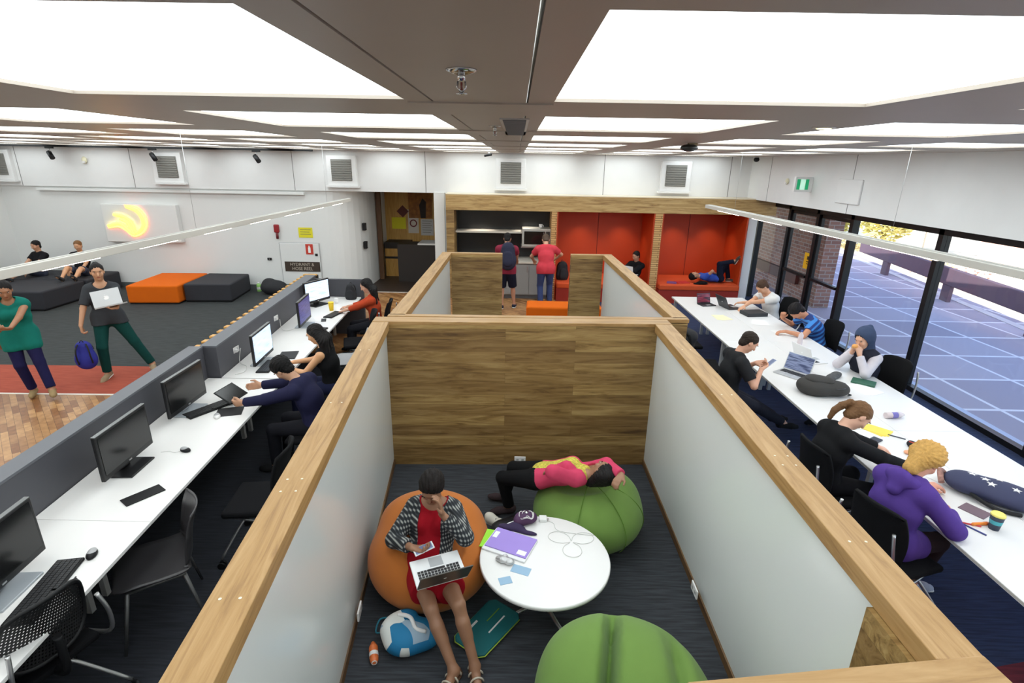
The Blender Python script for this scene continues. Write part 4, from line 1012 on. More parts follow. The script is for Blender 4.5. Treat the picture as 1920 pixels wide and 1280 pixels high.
def task_chair():
    t = thing('task_chair', (0, 0, 0), None, None)
    st_ = simple('seat', BLKF, lambda bm: box(bm, (-.23, -.20, .42), (.23, .25, .475)), t, bevel=.025, seg=3)
    o = bm_obj('backrest', back_shell(.44, .42, .53, .16, .05), MESHB, t); o.location = (0, -.21, 0); solid(o, .022)
    # tubular frame: two side loops up to the back, four splayed legs with castors
    for sx in (-1, 1):
        simple('frame', ALU, lambda bm: tube(bm, curve_pts([(sx*.18, .15, .40), (sx*.225, -.05, .40), (sx*.235, -.24, .46), (sx*.225, -.30, .68), (sx*.20, -.31, .84)], 5), .011, 8), t)
        for sy in (-1, 1):
            lg = simple('leg', ALU, lambda bm: tube(bm, curve_pts([(sx*.10, sy*.04, .40), (sx*.15, sy*.12, .34), (sx*.27, sy*.27, .085)], 5), [.012]*11, 8), t)
            simple('castor', BLK, lambda bm: (tube(bm, [(sx*.27-.022, sy*.275, .03), (sx*.27-.006, sy*.275, .03)], .03, 14), tube(bm, [(sx*.27+.006, sy*.275, .03), (sx*.27+.022, sy*.275, .03)], .03, 14), tube(bm, [(sx*.27, sy*.27, .05), (sx*.27, sy*.27, .09)], .008, 8)), lg)
    return t
tc0 = task_chair(); used = []
def place(proto, p, rz, lab, group='black task chairs'):
    o = proto if proto not in used else copy_tree(proto)
    used.append(proto); o.location = (p[0], p[1], 0); o.rotation_euler = (0, 0, rz); tag(o, lab, 'chair', group); return o
# facing -X is +90 degrees
place(tc0, (-2.04, 3.72), R90+.1, 'empty black task chair pulled up where the desk is bare, third from the near end')
place(tc0, (-2.01, 4.86), R90+.05, 'black task chair under the man in navy with a tablet')
place(tc0, (-2.03, 5.88), R90, 'black task chair under the long-haired woman in a black top')
place(tc0, (-2.28, 8.42), R90+.1, 'black task chair under the woman in orange')
place(tc0, (-2.36, 7.72), R90+.3, 'empty black task chair between the long-haired woman and the woman in orange')
place(tc0, (2.44, 5.80), -R90+.1, 'black task chair under the man in black t-shirt')
place(tc0, (2.74, 3.98), -R90+.1, 'black task chair under the ponytailed woman')
place(tc0, (2.74, 3.20), -R90+.3, 'black task chair under the person in purple hoodie')
place(tc0, (2.62, 7.02), -R90-.2, 'empty black task chair with a jacket over it, aisle side of the tables')
place(tc0, (2.66, 7.98), -R90, 'empty black task chair under a black bag, second along the aisle side')
place(tc0, (2.72, 8.95), -R90+.1, 'dark chair at the far aisle-side end of the white tables')
place(tc0, (4.42, 6.00), R90+.25, 'black task chair under the person in a dark hood')
place(tc0, (4.56, 7.62), R90+.1, 'black task chair under the man in blue stripes')
place(tc0, (4.60, 9.02), R90+.2, 'dark task chair under the man in white t-shirt')
def mesh_chair():
    t = thing('mesh_chair', (0, 0, 0), None, None)
    simple('seat', BLKF, lambda bm: box(bm, (-.23, -.19, .43), (.23, .25, .475)), t, bevel=.02, seg=3)
    m, n, l, b = raw('perforated_back', .5); b.inputs['Base Color'].default_value = (.01, .01, .011, 1)
    tcn = n.new('ShaderNodeTexCoord'); mp = n.new('ShaderNodeMapping'); mp.inputs['Scale'].default_value = (95, 1, 70); mp.inputs['Rotation'].default_value = (0, .5, 0); l.new(tcn.outputs['Object'], mp.inputs[0])
    sp = n.new('ShaderNodeSeparateXYZ'); l.new(mp.outputs[0], sp.inputs[0])
    a = math_node(n, l, 'SINE', math_node(n, l, 'MULTIPLY', sp.outputs[0], 3.2)); c = math_node(n, l, 'SINE', math_node(n, l, 'MULTIPLY', sp.outputs[2], 3.2))
    h_ = math_node(n, l, 'MULTIPLY', a, c); al = math_node(n, l, 'LESS_THAN', h_, .30); l.new(al, b.inputs['Alpha'])
    o = bm_obj('mesh_panel', back_shell(.42, .40, .55, .18, .055), m, t); o.location = (0, -.21, 0); solid(o, .006)
    def rim(bm):
        pts = []
        for a_ in range(48):
            an = 2*PI*a_/48; u = math.copysign(abs(math.cos(an))**.55, math.cos(an)); v = math.copysign(abs(math.sin(an))**.55, math.sin(an)); tz = (v+1)/2
            ww = .43*(1-.18*tz**3-.12*(1-tz)**3); pts.append((u*ww/2, -.21-.18*tz*.40+.055*u*u+.025*math.sin(tz*PI), .55+.40*tz))
        tube(bm, pts, .013, 8, closed=True)
    simple('back_frame', BLK, rim, t)
    simple('back_spine', BLK, lambda bm: tube(bm, curve_pts([(0, -.05, .42), (0, -.25, .46), (0, -.275, .58), (0, -.27, .70)], 5), [.03]*6+[.022]*10, 8), t)
    for sx in (-1, 1):
        simple('frame', ALU, lambda bm: tube(bm, curve_pts([(sx*.16, .18, .41), (sx*.235, 0, .41), (sx*.24, -.26, .50), (sx*.235, -.31, .66), (sx*.21, -.29, .80)], 5), .012, 8), t)
        for sy in (-1, 1):
            lg = simple('leg', ALU, lambda bm: tube(bm, curve_pts([(sx*.05, sy*.03, .40), (sx*.12, sy*.11, .33), (sx*.27, sy*.28, .09)], 5), .012, 8), t)
            simple('castor', BLK, lambda bm: (tube(bm, [(sx*.27-.024, sy*.285, .032), (sx*.27-.006, sy*.285, .032)], .032, 16), tube(bm, [(sx*.27+.006, sy*.285, .032), (sx*.27+.024, sy*.285, .032)], .032, 16), tube(bm, [(sx*.27, sy*.28, .05), (sx*.27, sy*.28, .10)], .009, 8)), lg)
    return t
mc = mesh_chair(); place(mc, (-2.63, 2.22), R90-.32, 'nearest chair, black perforated back and silver legs on castors, at the desk', None)
def shell_chair(cm, lab, p, rz, metal=None):
    t = thing('shell_chair', (p[0], p[1], 0), lab, 'chair', None, rz)
    bm = bmesh.new(); n1, n2 = 22, 12; G = []
    prof = curve_pts([(.24, .44), (.12, .452), (-.05, .445), (-.17, .455), (-.225, .50), (-.24, .60), (-.27, .74), (-.31, .85)], 4)
    prof = [(-p_[0], p_[1]) for p_ in prof]; K = len(prof)-1
    for i, (yy, zz) in enumerate(prof):
        yy = -yy; s_ = i/K; w = .235 if s_ < .45 else .235-.05*math.sin((s_-.45)/.55*PI)*.6-.05*max(0, s_-.8)/.2
        if s_ < .12: w = .19+.045*math.sin(s_/.12*PI/2)
        G.append([bm.verts.new((w*u, yy+(.05*u*u if s_ > .5 else 0), zz+(.022*abs(u)**3 if s_ < .55 else 0))) for u in [j/n2*2-1 for j in range(n2+1)]])
    for i in range(K):
        for j in range(n2): bm.faces.new((G[i][j], G[i][j+1], G[i+1][j+1], G[i+1][j])).smooth = True
    o = bm_obj('shell', bm, cm, t); solid(o, .010)
    lm = metal or mat('grey_leg', (96, 96, 96), .35, metal=.5)
    simple('under_frame', lm, lambda bm: (tube(bm, [(-.2, .17, .43), (-.2, -.17, .435)], .011, 8), tube(bm, [(.2, .17, .43), (.2, -.17, .435)], .011, 8), tube(bm, [(-.2, 0, .43), (.2, 0, .43)], .011, 8)), t)
    for sx in (-1, 1):
        for sy in (-1, 1): simple('leg', lm, lambda bm: tube(bm, [(sx*.2, sy*.16, .432), (sx*.25, sy*.24, .0)], [.014, .009], 10), t)
    return t
shell_chair(mat('shell_dark', (52, 50, 52), .35), 'dark moulded shell chair with four tapering grey legs beside the desk', (-2.44, 2.96), R90+.6)
shell_chair(mat('shell_grey', (150, 150, 152), .5), 'pale grey moulded chair beyond the long-haired woman’s chair', (-2.28, 6.95), R90+.3)
# ------------------------------------------------------------------ left hall seating
def pouf(name, lab, poly, z0, h, m, cat='ottoman', group='block ottomans along the wall'):
    cx = sum(p[0] for p in poly)/len(poly); cy = sum(p[1] for p in poly)/len(poly)
    t = thing(name, (cx, cy, 0), lab, cat, group)
    simple('cushion', m, pr_(poly, .03, h, (cx, cy)), t, bevel=.035, seg=3)
    simple('base', BLK, pr_([(cx+(x-cx)*.96, cy+(y-cy)*.96) for x, y in poly], 0, .03, (cx, cy)), t)
DKF = mat('charcoal_fabric', (42, 42, 48), .85, bump=.2, bscale=400)
pouf('ottoman', 'orange block ottoman against the white wall', [(-8.5, 11.28), (-7.42, 11.36), (-7.52, 12.80), (-8.62, 12.74)], 0, .42, ORANGE)
pouf('ottoman', 'charcoal block ottoman touching the orange one', [(-7.40, 11.55), (-6.38, 11.62), (-6.52, 12.82), (-7.50, 12.80)], 0, .42, DKF)
pouf('ottoman', 'charcoal block ottoman where the two seated people sit, nearer half', [(-11.9, 10.5), (-9.75, 10.6), (-9.75, 11.75), (-11.9, 11.68)], 0, .42, DKF)
pouf('ottoman', 'charcoal block ottoman against the wall corner, farther half', [(-11.9, 11.72), (-9.72, 11.78), (-9.72, 12.84), (-11.9, 12.84)], 0, .42, DKF)
t = pouf('bench_ottoman', 'long orange upholstered bench between the far booth and the kitchenette', [(.22, 10.02), (1.70, 9.98), (1.70, 10.52), (.24, 10.56)], 0, .45, ORANGE, 'bench', None)

# ------------------------------------------------------------------ inside the near booth: beanbags and table
def felt(adds, name, m, lab, loc, rz=0, post=None, subs=(), ks=None, k=.06, crease=()):
    t = thing(name, loc, lab, 'beanbag', 'beanbags in the near booth', rz)
    blob('cover', adds, .016, m, t, k=k, subs=subs, ks=ks, post=post)
    return t
I3 = np.eye(3)
def flatpost(F, X): return np.maximum(F, -X[..., 2])
def seams(t, m, R, zc, sz, offs):
    for a in offs:
        pts = []
        for k in range(15):
            e = -.5+k/14*1.9; pts.append((R*1.004*math.cos(e)*math.cos(a), R*1.004*math.cos(e)*math.sin(a), zc+sz*1.004*math.sin(e)))
        simple('seam', m, lambda bm: tube(bm, curve_pts([p for p in pts if p[2] > .01], 2), .0035, 5), t)
def smax(a, b, k): h = np.clip(.5-.5*(b-a)/k, 0, 1); return np.maximum(a, b)+h*(1-h)*k*.5
def dent(c, r, k=.08, base=None):
    def f(F, X):
        d = np.linalg.norm((X-A3(c))/A3(r), axis=-1)-1; d = -d*min(r)
        F = smax(F, d, k)
        return np.maximum(F, -X[..., 2])
    return f
ob = felt([ell((0, 0, .27), I3, (.47, .47, .33)), ell((-.02, .20, .44), I3, (.38, .22, .22))], 'beanbag', ORANGE2, 'round orange beanbag under the woman with a laptop', (-.60, 3.32, 0), post=dent((.08, -.30, .60), (.24, .42, .20)), k=.12)
g1 = felt([ell((0, 0, .27), I3, (.47, .45, .30)), ell((.08, .14, .36), I3, (.34, .26, .20))], 'beanbag', GREEN, 'round green beanbag under the curled-up sleeping girl', (.66, 3.90, 0), post=dent((-.14, -.02, .66), (.42, .22, .16)), k=.12)
seams(g1, mat('green_seam', (84, 120, 36), .9), .47, .27, .30, (-1.9, -1.0, -.3))
def crease(F, X):
    x, y, z = X[..., 0], X[..., 1], X[..., 2]
    a = x+.10-.22*y; b = x-.26-.10*y
    F = F+.17*np.exp(-(a/.038)**2)*np.clip((z-.15)/.25, 0, 1)*np.clip((.42-y)/.2, 0, 1)+.07*np.exp(-(b/.05)**2)*np.clip((z-.1)/.25, 0, 1)*np.clip((.25-y)/.2, 0, 1)
    return np.maximum(F, -z)
g2 = felt([ell((0, 0, .26), I3, (.50, .48, .33)), ell((-.06, .14, .40), I3, (.36, .28, .24)), ell((.16, -.06, .38), I3, (.26, .36, .24))], 'beanbag', GREEN, 'empty green beanbag with a deep crease, nearest the camera', (.64, 2.14, 0), post=crease, k=.14)
rt_ = thing('round_table', (.245, 3.10, 0), 'low round white table between the beanbags', 'table')
simple('tabletop', TOPW, lambda bm: lathe(bm, [(.452, .418), (.462, .424), (.462, .444), (.456, .45)], n=72), rt_)
simple('pedestal', ALU, lambda bm: tube(bm, [(0, 0, .03), (0, 0, .42)], .03, 16), rt_)
for a in (.5, 2.1, 3.6, 5.2): simple('leg', ALU, lambda bm: tube(bm, [(0, 0, .06), (.38*math.cos(a), .38*math.sin(a), .012)], [.018, .011], 8), rt_)
# ------------------------------------------------------------------ light bars
def bar(p0, p1, w, h, lab, segs):
    a, b = Vector(p0), Vector(p1); d = b-a; L = d.length; t = thing('pendant_light_bar', a, lab, 'light fixture', 'pendant light bars', math.atan2(d.y, d.x)-PI/2)
    simple('housing', mat('bar_grey', (198, 194, 186), .4), lambda bm: box(bm, (-w/2, 0, 0), (w/2, L, h)), t, bevel=.004)
    simple('top_channel', mat('bar_channel', (178, 176, 170), .5), lambda bm: box(bm, (-w*.18, .02, h), (w*.18, L-.02, h+.004)), t)
    for s0, s1 in segs: simple('lens', BARM, lambda bm: box(bm, (-w/2+.012, s0*L, -.005), (w/2-.012, s1*L, 0)), t)
    for k in (.12, .5, .88): simple('suspension_wire', ALU, lambda bm: tube(bm, [(0, L*k, h), (0, L*k, ZC-a.z)], .0016, 5), t)
bar((-3.06, .4, 2.40), (-2.99, 9.75, 2.40), .07, .055, 'slim grey pendant light bar over the computer desks', [(.02+.098*k, .072+.098*k) for k in range(10)])
bar((3.74, .4, 2.37), (3.52, 10.1, 2.37), .12, .06, 'grey pendant light bar over the white tables by the windows', [(.01+.14*k, .10+.14*k) for k in range(7)])
# ------------------------------------------------------------------ ceiling fittings
def sprinkler(p, lab):
    t = thing('sprinkler', (p.x, p.y, ZC), lab, 'sprinkler', 'ceiling sprinklers')
    simple('escutcheon', CHROME, lambda bm: lathe(bm, [(.038, 0), (.036, -.004), (.012, -.012), (.010, -.010)], n=24), t)
    bd = simple('body', CHROME, lambda bm: (tube(bm, [(0, 0, -.004), (0, 0, -.026)], .0095, 10), tube(bm, [(-.009, 0, -.026), (-.010, 0, -.04), (0, 0, -.052)], .0022, 6), tube(bm, [(.009, 0, -.026), (.010, 0, -.04), (0, 0, -.052)], .0022, 6)), t)
    simple('bulb', mat('sprinkler_bulb', (120, 60, 50), .1), lambda bm: tube(bm, [(0, 0, -.028), (0, 0, -.046)], .003, 8), bd)
    simple('deflector', CHROME, lambda bm: lathe(bm, [(.013, -.052), (.014, -.054), (.004, -.056)], n=14), t)
sprinkler(U(865, 130, 3.31), 'chrome ceiling sprinkler nearest the camera'); sprinkler(U(928, 236, 3.31), 'small ceiling sprinkler on the strip beyond the nearest one')
gr = thing('ceiling_grille', (-.02, 3.62, ZC), 'grey rectangular air grille in the central ceiling strip', 'vent')
simple('frame', ALU, lambda bm: box(bm, (-.075, -.75, -.006), (.075, .85, .0)), gr)
simple('louvres', mat('grille_dark', (96, 98, 104), .5), lambda bm: [box(bm, (-.06, -.72+.05*k, -.009), (.06, -.69+.05*k, -.006)) for k in range(31)], gr)
for p, lb in ((U(1545, 238, 3.31), 'small warm downlight in the ceiling grid by the windows'),):
    t = thing('downlight', (p.x, p.y, ZC), lb, 'light'); simple('trim', TOPW, lambda bm: lathe(bm, [(.06, 0), (.058, -.006), (.045, -.008)], n=24), t); simple('lens', emis('warm_lens', (255, 244, 180), 2.5), lambda bm: lathe(bm, [(.043, -.006), (.03, -.012)], n=20), t)
p = U(1297, 268, 3.31); t = thing('ceiling_speaker_dome', (p.x, p.y, ZC), 'dark dome hanging on a bracket from the ceiling towards the windows', 'camera')
simple('bracket', mat('bracket_tan', (150, 130, 100), .5), lambda bm: box(bm, (-.03, -.03, -.03), (.05, .03, 0)), t); blob('dome', [ell((-.02, 0, -.045), I3, (.085, .085, .035))], .008, mat('dome_dark', (50, 52, 50), .3), t)
p = VY(915, 288, 12.2); t = thing('security_camera', (p.x, 12.2, ZC), 'small dark security camera under the ceiling before the far wall', 'camera')
simple('body', BLK, lambda bm: tube(bm, [(-.08, 0, -.08), (.08, .04, -.05)], .025, 10), t); simple('mount', ALU, lambda bm: tube(bm, [(.02, .02, -.05), (.02, .02, 0)], .01, 8), t)
p = VX(1405, 296, 5.2); t = thing('security_camera', (5.2, 12.3, ZC), 'dark dome camera in the far ceiling corner by the windows', 'camera')
blob('body', [ell((0, 0, -.06), I3, (.06, .06, .05))], .01, BLK, t); simple('mount', ALU, lambda bm: lathe(bm, [(.05, -.02), (.05, 0)], n=16), t)
for k, (px, py) in enumerate(((1150, 0), (0, 0))): pass
# black track with three spotlights on the left
tr_ = thing('lighting_track', (-12.1, 12.62, ZC), 'black ceiling track along the top of the far left wall', 'track')
simple('rail', BLK, lambda bm: box(bm, (0, -.02, -.045), (7.5, .02, 0)), tr_)
for px, lb in ((90, 'black track spotlight nearest the left corner'), (283, 'black track spotlight above the glowing sign'), (478, 'black track spotlight with a reddish top, nearest the end of the track')):
    x = VY(px, 275, 12.6).x; t = thing('spotlight', (x, 12.62, ZC-.045), lb, 'spotlight', 'track spotlights')
    simple('adaptor', BLK, lambda bm: box(bm, (-.09, -.018, -.035), (.09, .018, 0)), t); simple('arm', ALU, lambda bm: tube(bm, [(0, 0, -.03), (0, 0, -.11)], .008, 8), t)
    simple('head', BLK, lambda bm: tube(bm, [(-.05, .02, -.11), (.06, -.04, -.24)], .05, 16), t)
# vents on the band
for px, lb in ((4, 'louvred wall vent cut by the left picture edge'), (320, 'louvred wall vent above the glowing sign board'), (643, 'louvred wall vent left of the corridor opening'), (958, 'louvred wall vent above the kitchenette'), (1266, 'louvred wall vent above the red nooks')):
    x = VY(px, 322, YF).x; t = thing('wall_vent', (x, YF, 2.86), lb, 'vent', 'louvred vents on the concrete band')
    fr_ = simple('casing', CONC, lambda bm: (box(bm, (-.34, -.10, -.33), (.34, 0, .33)),), t, bevel=.006)
    simple('louvres', mat('louvre_grey', (128, 126, 120), .5), lambda bm: (box(bm, (-.235, -.112, -.22), (.235, -.10, .25)), [box(bm, (-.225, -.125, -.205+.05*k), (.225, -.11, -.18+.05*k)) for k in range(9)]), t)
    simple('sill', CONC, lambda bm: box(bm, (-.38, -.14, -.37), (.38, 0, -.33)), t)
# exit sign
p = VX(1522, 346, XR); t = thing('exit_sign', (XR, p.y, p.z), 'white box with green exit pictogram high on the concrete band by the windows', 'sign', None, 0)
simple('case', TOPW, lambda bm: box(bm, (-.32, -.03, -.13), (0, .03, .13)), t, bevel=.004)
def running(bm):
    for x in (-.285, -.13): box(bm, (x, -.036, -.09), (x+.055, -.03, .09))
simple('green_pictogram', mat('exit_green', (20, 150, 96), .5, emit=.6), running, t)
simple('arrow_panel', mat('exit_pale', (190, 240, 215), .5, emit=.6), lambda bm: box(bm, (-.22, -.034, -.09), (-.14, -.03, .09)), t)
# conduits and sensor on the band
for px, py, lb in ((1478, 340, 'small yellowed motion sensor on the band beside the exit sign'),):
    p = VX(px, py, XR); t = thing('motion_sensor', (XR, p.y, p.z), lb, 'sensor'); blob('body', [ell((-.02, 0, 0), I3, (.035, .045, .06))], .008, mat('yellowed', (222, 216, 186), .5), t); simple('lens', TOPW, lambda bm: box(bm, (-.06, -.02, -.05), (-.04, .02, -.01)), t)
p = VX(1590, 375, XR); o = simple('access_panel', CONC, lambda bm: box(bm, (-.03, -.32, -.06), (0, .32, .32)), bevel=.01); o.location = (XR, p.y, p.z); tag(o, 'flush white access panel on the concrete band right of the exit sign', 'panel')
p = VY(160, 300, YF); t = thing('motion_sensor', (p.x, YF, p.z), 'yellowed motion sensor on the band above the neon hand, left side', 'sensor'); blob('body', [ell((0, -.03, 0), I3, (.06, .04, .08))], .01, mat('yellowed', (222, 216, 186), .5), t); simple('lens', TOPW, lambda bm: box(bm, (-.03, -.075, -.06), (.03, -.05, -.02)), t)
# ------------------------------------------------------------------ glowing hand sign
bx0, bx1 = VY(197, 415, 12.86).x, VY(336, 415, 12.86).x; bz0, bz1 = 1.14, 2.02
t = thing('neon_sign', (0, 12.955, 0), 'glowing yellow-orange neon hand on a white wall board', 'sign')
simple('board', WHITE, lambda bm: box(bm, (bx0, -.14, bz0), (bx1, 0, bz1)), t, bevel=.01)
NEON = emis('neon_yellow', (255, 222, 84), 3.2); NEON2 = emis('neon_orange', (255, 116, 60), 9.0)
def N_(px, py): v = VY(px, py, 12.79); return Vector((v.x, 12.79-12.955, v.z))
fing = ([(236, 387), (252, 393), (262, 402), (268, 416), (266, 428), (255, 437)], [(213, 402), (230, 405), (243, 413), (250, 424), (253, 434)], [(203, 423), (218, 419), (230, 421), (240, 430), (250, 438)], [(225, 410), (238, 416), (246, 428), (252, 440)])
for f in fing:
    simple('tube', NEON, lambda bm: tube(bm, curve_pts([N_(*q) for q in f], 5), .036, 8), t)
simple('outline_tube', NEON2, lambda bm: tube(bm, curve_pts([N_(*q) for q in ((233, 384), (256, 388), (270, 402), (275, 420), (268, 436), (251, 443), (236, 432), (222, 425), (203, 427))], 5), .012, 6), t)
# ------------------------------------------------------------------ wall cabinet, signs, alarm
z0_ = VY(560, 512, YF).z; a = VY(524, 480, YF).x; b = VY(600, 480, YF).x; zt = VY(560, 455, YF).z
t = thing('hose_cabinet', ((a+b)/2, YF+.06, 0), 'white wall cabinet with black lettered plate and red extinguisher sign', 'cabinet'); w = (b-a)/2
simple('frame', mat('cabinet_line', (176, 176, 176), .5), lambda bm: box(bm, (-w, -.022, .12), (w, 0, zt)), t, bevel=.02)
dr = simple('door', WHITE, lambda bm: box(bm, (-w+.02, -.034, .14), (w-.02, -.015, zt-.02)), t, bevel=.02)
simple('latch', BLK, lambda bm: box(bm, (w-.12, -.05, .86), (w-.06, -.034, .92)), dr)
pl = simple('plate', mat('plate_brown', (62, 50, 42), .4), lambda bm: box(bm, (-w+.10, -.044, z0_+.04), (w-.03, -.034, z0_+.28)), t)
text_obj('lettering', 'HYDRANT &\nHOSE REEL', .105, mat('plate_text', (190, 180, 165), .5), pl, (.03, -.0455, z0_+.16), (PI/2, 0, 0), .0006)
s_ = simple('sign', mat('sign_red', (196, 60, 44), .5), lambda bm: box(bm, (w-.34, -.042, .90), (w-.16, -.034, 1.15)), t)
simple('extinguisher_symbol', PAPER, lambda bm: (box(bm, (w-.28, -.045, .94), (w-.22, -.042, 1.07)), box(bm, (w-.265, -.045, 1.07), (w-.235, -.042, 1.11))), s_)
def wall_sheet(name, c, w, h, m, lab, cat, y=YF+.055, lines=0, th=.004):
    p = VY(c[0], c[1], y); t = thing(name, (p.x, y, p.z), lab, cat)
    simple('sheet', m, lambda bm: box(bm, (-w/2, -th, -h/2), (w/2, 0, h/2)), t)
    for k in range(lines):
        z = h/2-.05-k*(h-.08)/max(lines, 1); simple('printed_line', mat('print_grey', (110, 108, 90), .7), lambda bm: box(bm, (-w*.38, -th-.001, z-.008), (w*(.38-.1*(k % 2)), -th, z+.004)), t)
    return t
YEL = mat('yellow_paper', (228, 216, 40), .7)
wall_sheet('notice', (573, 436), .34, .24, YEL, 'yellow paper notice on the white wall above the cabinet', 'notice', lines=3)
p = VY(518, 432, YF); t = thing('fire_alarm_lamp', (p.x, YF+.06, p.z), 'small red alarm unit on the white wall above the cabinet', 'alarm')
simple('body', mat('alarm_red', (150, 26, 34), .4), lambda bm: box(bm, (-.06, -.07, -.05), (.06, 0, .14)), t, bevel=.02); simple('lower_tube', mat('alarm_dark', (110, 30, 36), .4), lambda bm: tube(bm, [(.0, -.04, -.20), (0, -.04, -.05)], .03, 10), t)
p = VY(504, 486, YF); t = thing('wall_switch', (p.x, YF+.06, p.z), 'small black wall box left of the cabinet', 'switch'); simple('plate', BLK, lambda bm: box(bm, (-.05, -.03, -.03), (.05, 0, .03)), t, bevel=.006); simple('button', ALU, lambda bm: box(bm, (-.012, -.036, -.012), (.012, -.03, .012)), t)
for px, py, lb in ((688, 424, 'tall black reader on the curved wall by the corridor'), (686, 458, 'black handset unit on the curved wall, below the reader')):
    p = VY(px, py, YF+.65); t = thing('door_reader', (-3.80, YF+.55, p.z), lb, 'reader'); simple('body', BLK, lambda bm: box(bm, (-.03, -.06, -.09), (.05, .06, .09)), t, bevel=.01); simple('keypad', mat('keypad_grey', (90, 90, 92), .4), lambda bm: box(bm, (.05, -.03, -.05), (.056, .03, .05)), t)
# ------------------------------------------------------------------ corridor
YC = YF+2.55
wall_sheet('notice', (748, 418), .40, .32, YEL, 'yellow notice on the corridor plywood', 'notice', YC, 0)
t = wall_sheet('poster', (775, 415), .30, .66, mat('poster_pale', (216, 204, 190), .7), 'pale poster with a round red and black symbol in the corridor', 'poster', YC, 0)
simple('round_symbol', mat('symbol_dark', (120, 36, 40), .6), lambda bm: tube(bm, [(.09*math.cos(a_), -.006, .09*math.sin(a_)-.05) for a_ in [2*PI*k/20 for k in range(20)]], .018, 5, closed=True), t)
wall_sheet('poster', (801, 426), .36, .46, mat('poster_white', (204, 200, 196), .7), 'white text poster in the corridor beside the round-symbol one', 'poster', YC, 6)
p = VY(755, 396, YC); o = simple('diamond_sign', mat('diamond_red', (96, 34, 26), .6), lambda bm: extrude_poly(bm, [(-.17, 0, 0), (0, 0, -.17), (.17, 0, 0), (0, 0, .17)], (0, -.006, 0))); o.location = (p.x, YC, p.z); tag(o, 'dark red diamond sign above the yellow corridor notice', 'sign')
p = VY(790, 385, YC); t = thing('poster', (p.x, YC-.02, p.z), 'collaged orange and brown poster at the top of the corridor', 'poster')
simple('sheet', mat('collage', (150, 96, 40), .7, var=.9, vscale=9), lambda bm: box(bm, (-.36, -.012, -.35), (.30, -.004, .35)), t)
simple('dark_patch', mat('collage_dark', (40, 30, 24), .7), lambda bm: extrude_poly(bm, [(-.02, -.012, -.35), (.12, -.012, -.35), (.14, -.012, .1), (.04, -.012, .2), (-.06, -.012, .0)], (0, -.003, 0)), t)
t = thing('corridor_desk', (-2.55, YF+1.55, 0), 'dark reception desk with white top in the shadowed corridor', 'desk')
simple('body', mat('dark_brown', (40, 32, 28), .6), lambda bm: box(bm, (-.6, -.3, 0), (.58, .3, 1.0)), t); simple('top', TOPW, lambda bm: box(bm, (-.05, -.35, 1.0), (.58, .35, 1.04)), t)
t = thing('corridor_cabinet', (-3.3, YF+2.24, 0), 'low plywood cabinet with dark top in the corridor', 'cabinet')
simple('body', PLY, lambda bm: box(bm, (-.35, -.3, 0), (.3, .3, .78)), t); simple('dark_band', mat('dark_brown', (40, 32, 28), .6), lambda bm: (box(bm, (-.36, -.31, .78), (.31, .3, .95)), box(bm, (-.36, -.31, .5), (.31, -.3, .56))), t)
simple('frame_', mat('dark_brown', (40, 32, 28), .6), lambda bm: box(bm, (0, 0, 0), (.01, .01, .01))) if False else None
st('trim_corridor_frame', mat('door_brown', (92, 62, 36), .5), lambda bm: box(bm, (-3.72, YF+1.5, 0), (-3.60, YF+1.6, ZB)))
# yellow sign stuck on the door glass
p = VX(1512, 490, XW-.05); t = thing('door_sign', (XW-.012, p.y, p.z), 'yellow sticker with black marks on the glass door', 'sign')
simple('sheet', mat('sign_yellow', (226, 172, 20), .5), lambda bm: box(bm, (-.004, -.17, -.16), (.0, .17, .16)), t, bevel=.001)
simple('mark', mat('sign_black', (50, 36, 16), .6), lambda bm: (box(bm, (-.006, -.05, .03), (-.004, .06, .10)), box(bm, (-.006, -.07, -.02), (-.004, .07, .0)), box(bm, (-.006, -.06, -.06), (-.004, .06, -.045))), t)
# outlets on the booth walls
for loc, rz, lb in (((.085, 4.985+.03, .085), 0, 'white double outlet low on the plank wall of the near booth'), ((1.36, 3.13, .16), -R90, 'white outlet low on the whiteboard wall behind the round table'), ((-1.035, 2.87, .16), R90+.09, 'white outlet low on the whiteboard wall beside the blue bag')):
    t = thing('power_outlet', loc, lb, 'outlet', 'outlets inside the near booth', rz)
    simple('plate', TOPW, lambda bm: box(bm, (-.06, -.012, -.035), (.06, .0, .035)), t, bevel=.003); simple('socket', mat('socket_grey', (170, 170, 168), .5), lambda bm: (box(bm, (-.04, -.0135, -.012), (-.015, -.012, .012)), box(bm, (.015, -.0135, -.012), (.04, -.012, .012))), t)
# ------------------------------------------------------------------ people
V3 = lambda *a: np.array(a, dtype=float)
FEET_SIT = ((-.13, .42, .09), (.13, .44, .09))
def L3(v): return A3((v[0], v[1], v[2]))
BLACK_C = (20, 20, 22); NAVY_C = (30, 32, 62); JEANS = (52, 62, 92)
# woman with a laptop on the orange beanbag (faces the camera, -Y)
PLAID = raw('plaid_flannel', .85); _m, _n, _l, _b = PLAID; PLAID = _m
_tc = _n.new('ShaderNodeTexCoord'); _sp = _n.new('ShaderNodeSeparateXYZ'); _l.new(_tc.outputs['Object'], _sp.inputs[0])
_a = math_node(_n, _l, 'SINE', math_node(_n, _l, 'MULTIPLY', math_node(_n, _l, 'ADD', _sp.outputs[0], _sp.outputs[1]), 230.0)); _c = math_node(_n, _l, 'SINE', math_node(_n, _l, 'MULTIPLY', _sp.outputs[2], 210.0))
_s = math_node(_n, _l, 'ADD', math_node(_n, _l, 'MULTIPLY', _a, .25), math_node(_n, _l, 'MULTIPLY', _c, .25)); _s = math_node(_n, _l, 'ADD', _s, .5)
_l.new(ramp(_n, _l, _s, [(.35, (28, 30, 34)), (.62, (62, 66, 72)), (.86, (156, 156, 150))]), _b.inputs['Base Color'])
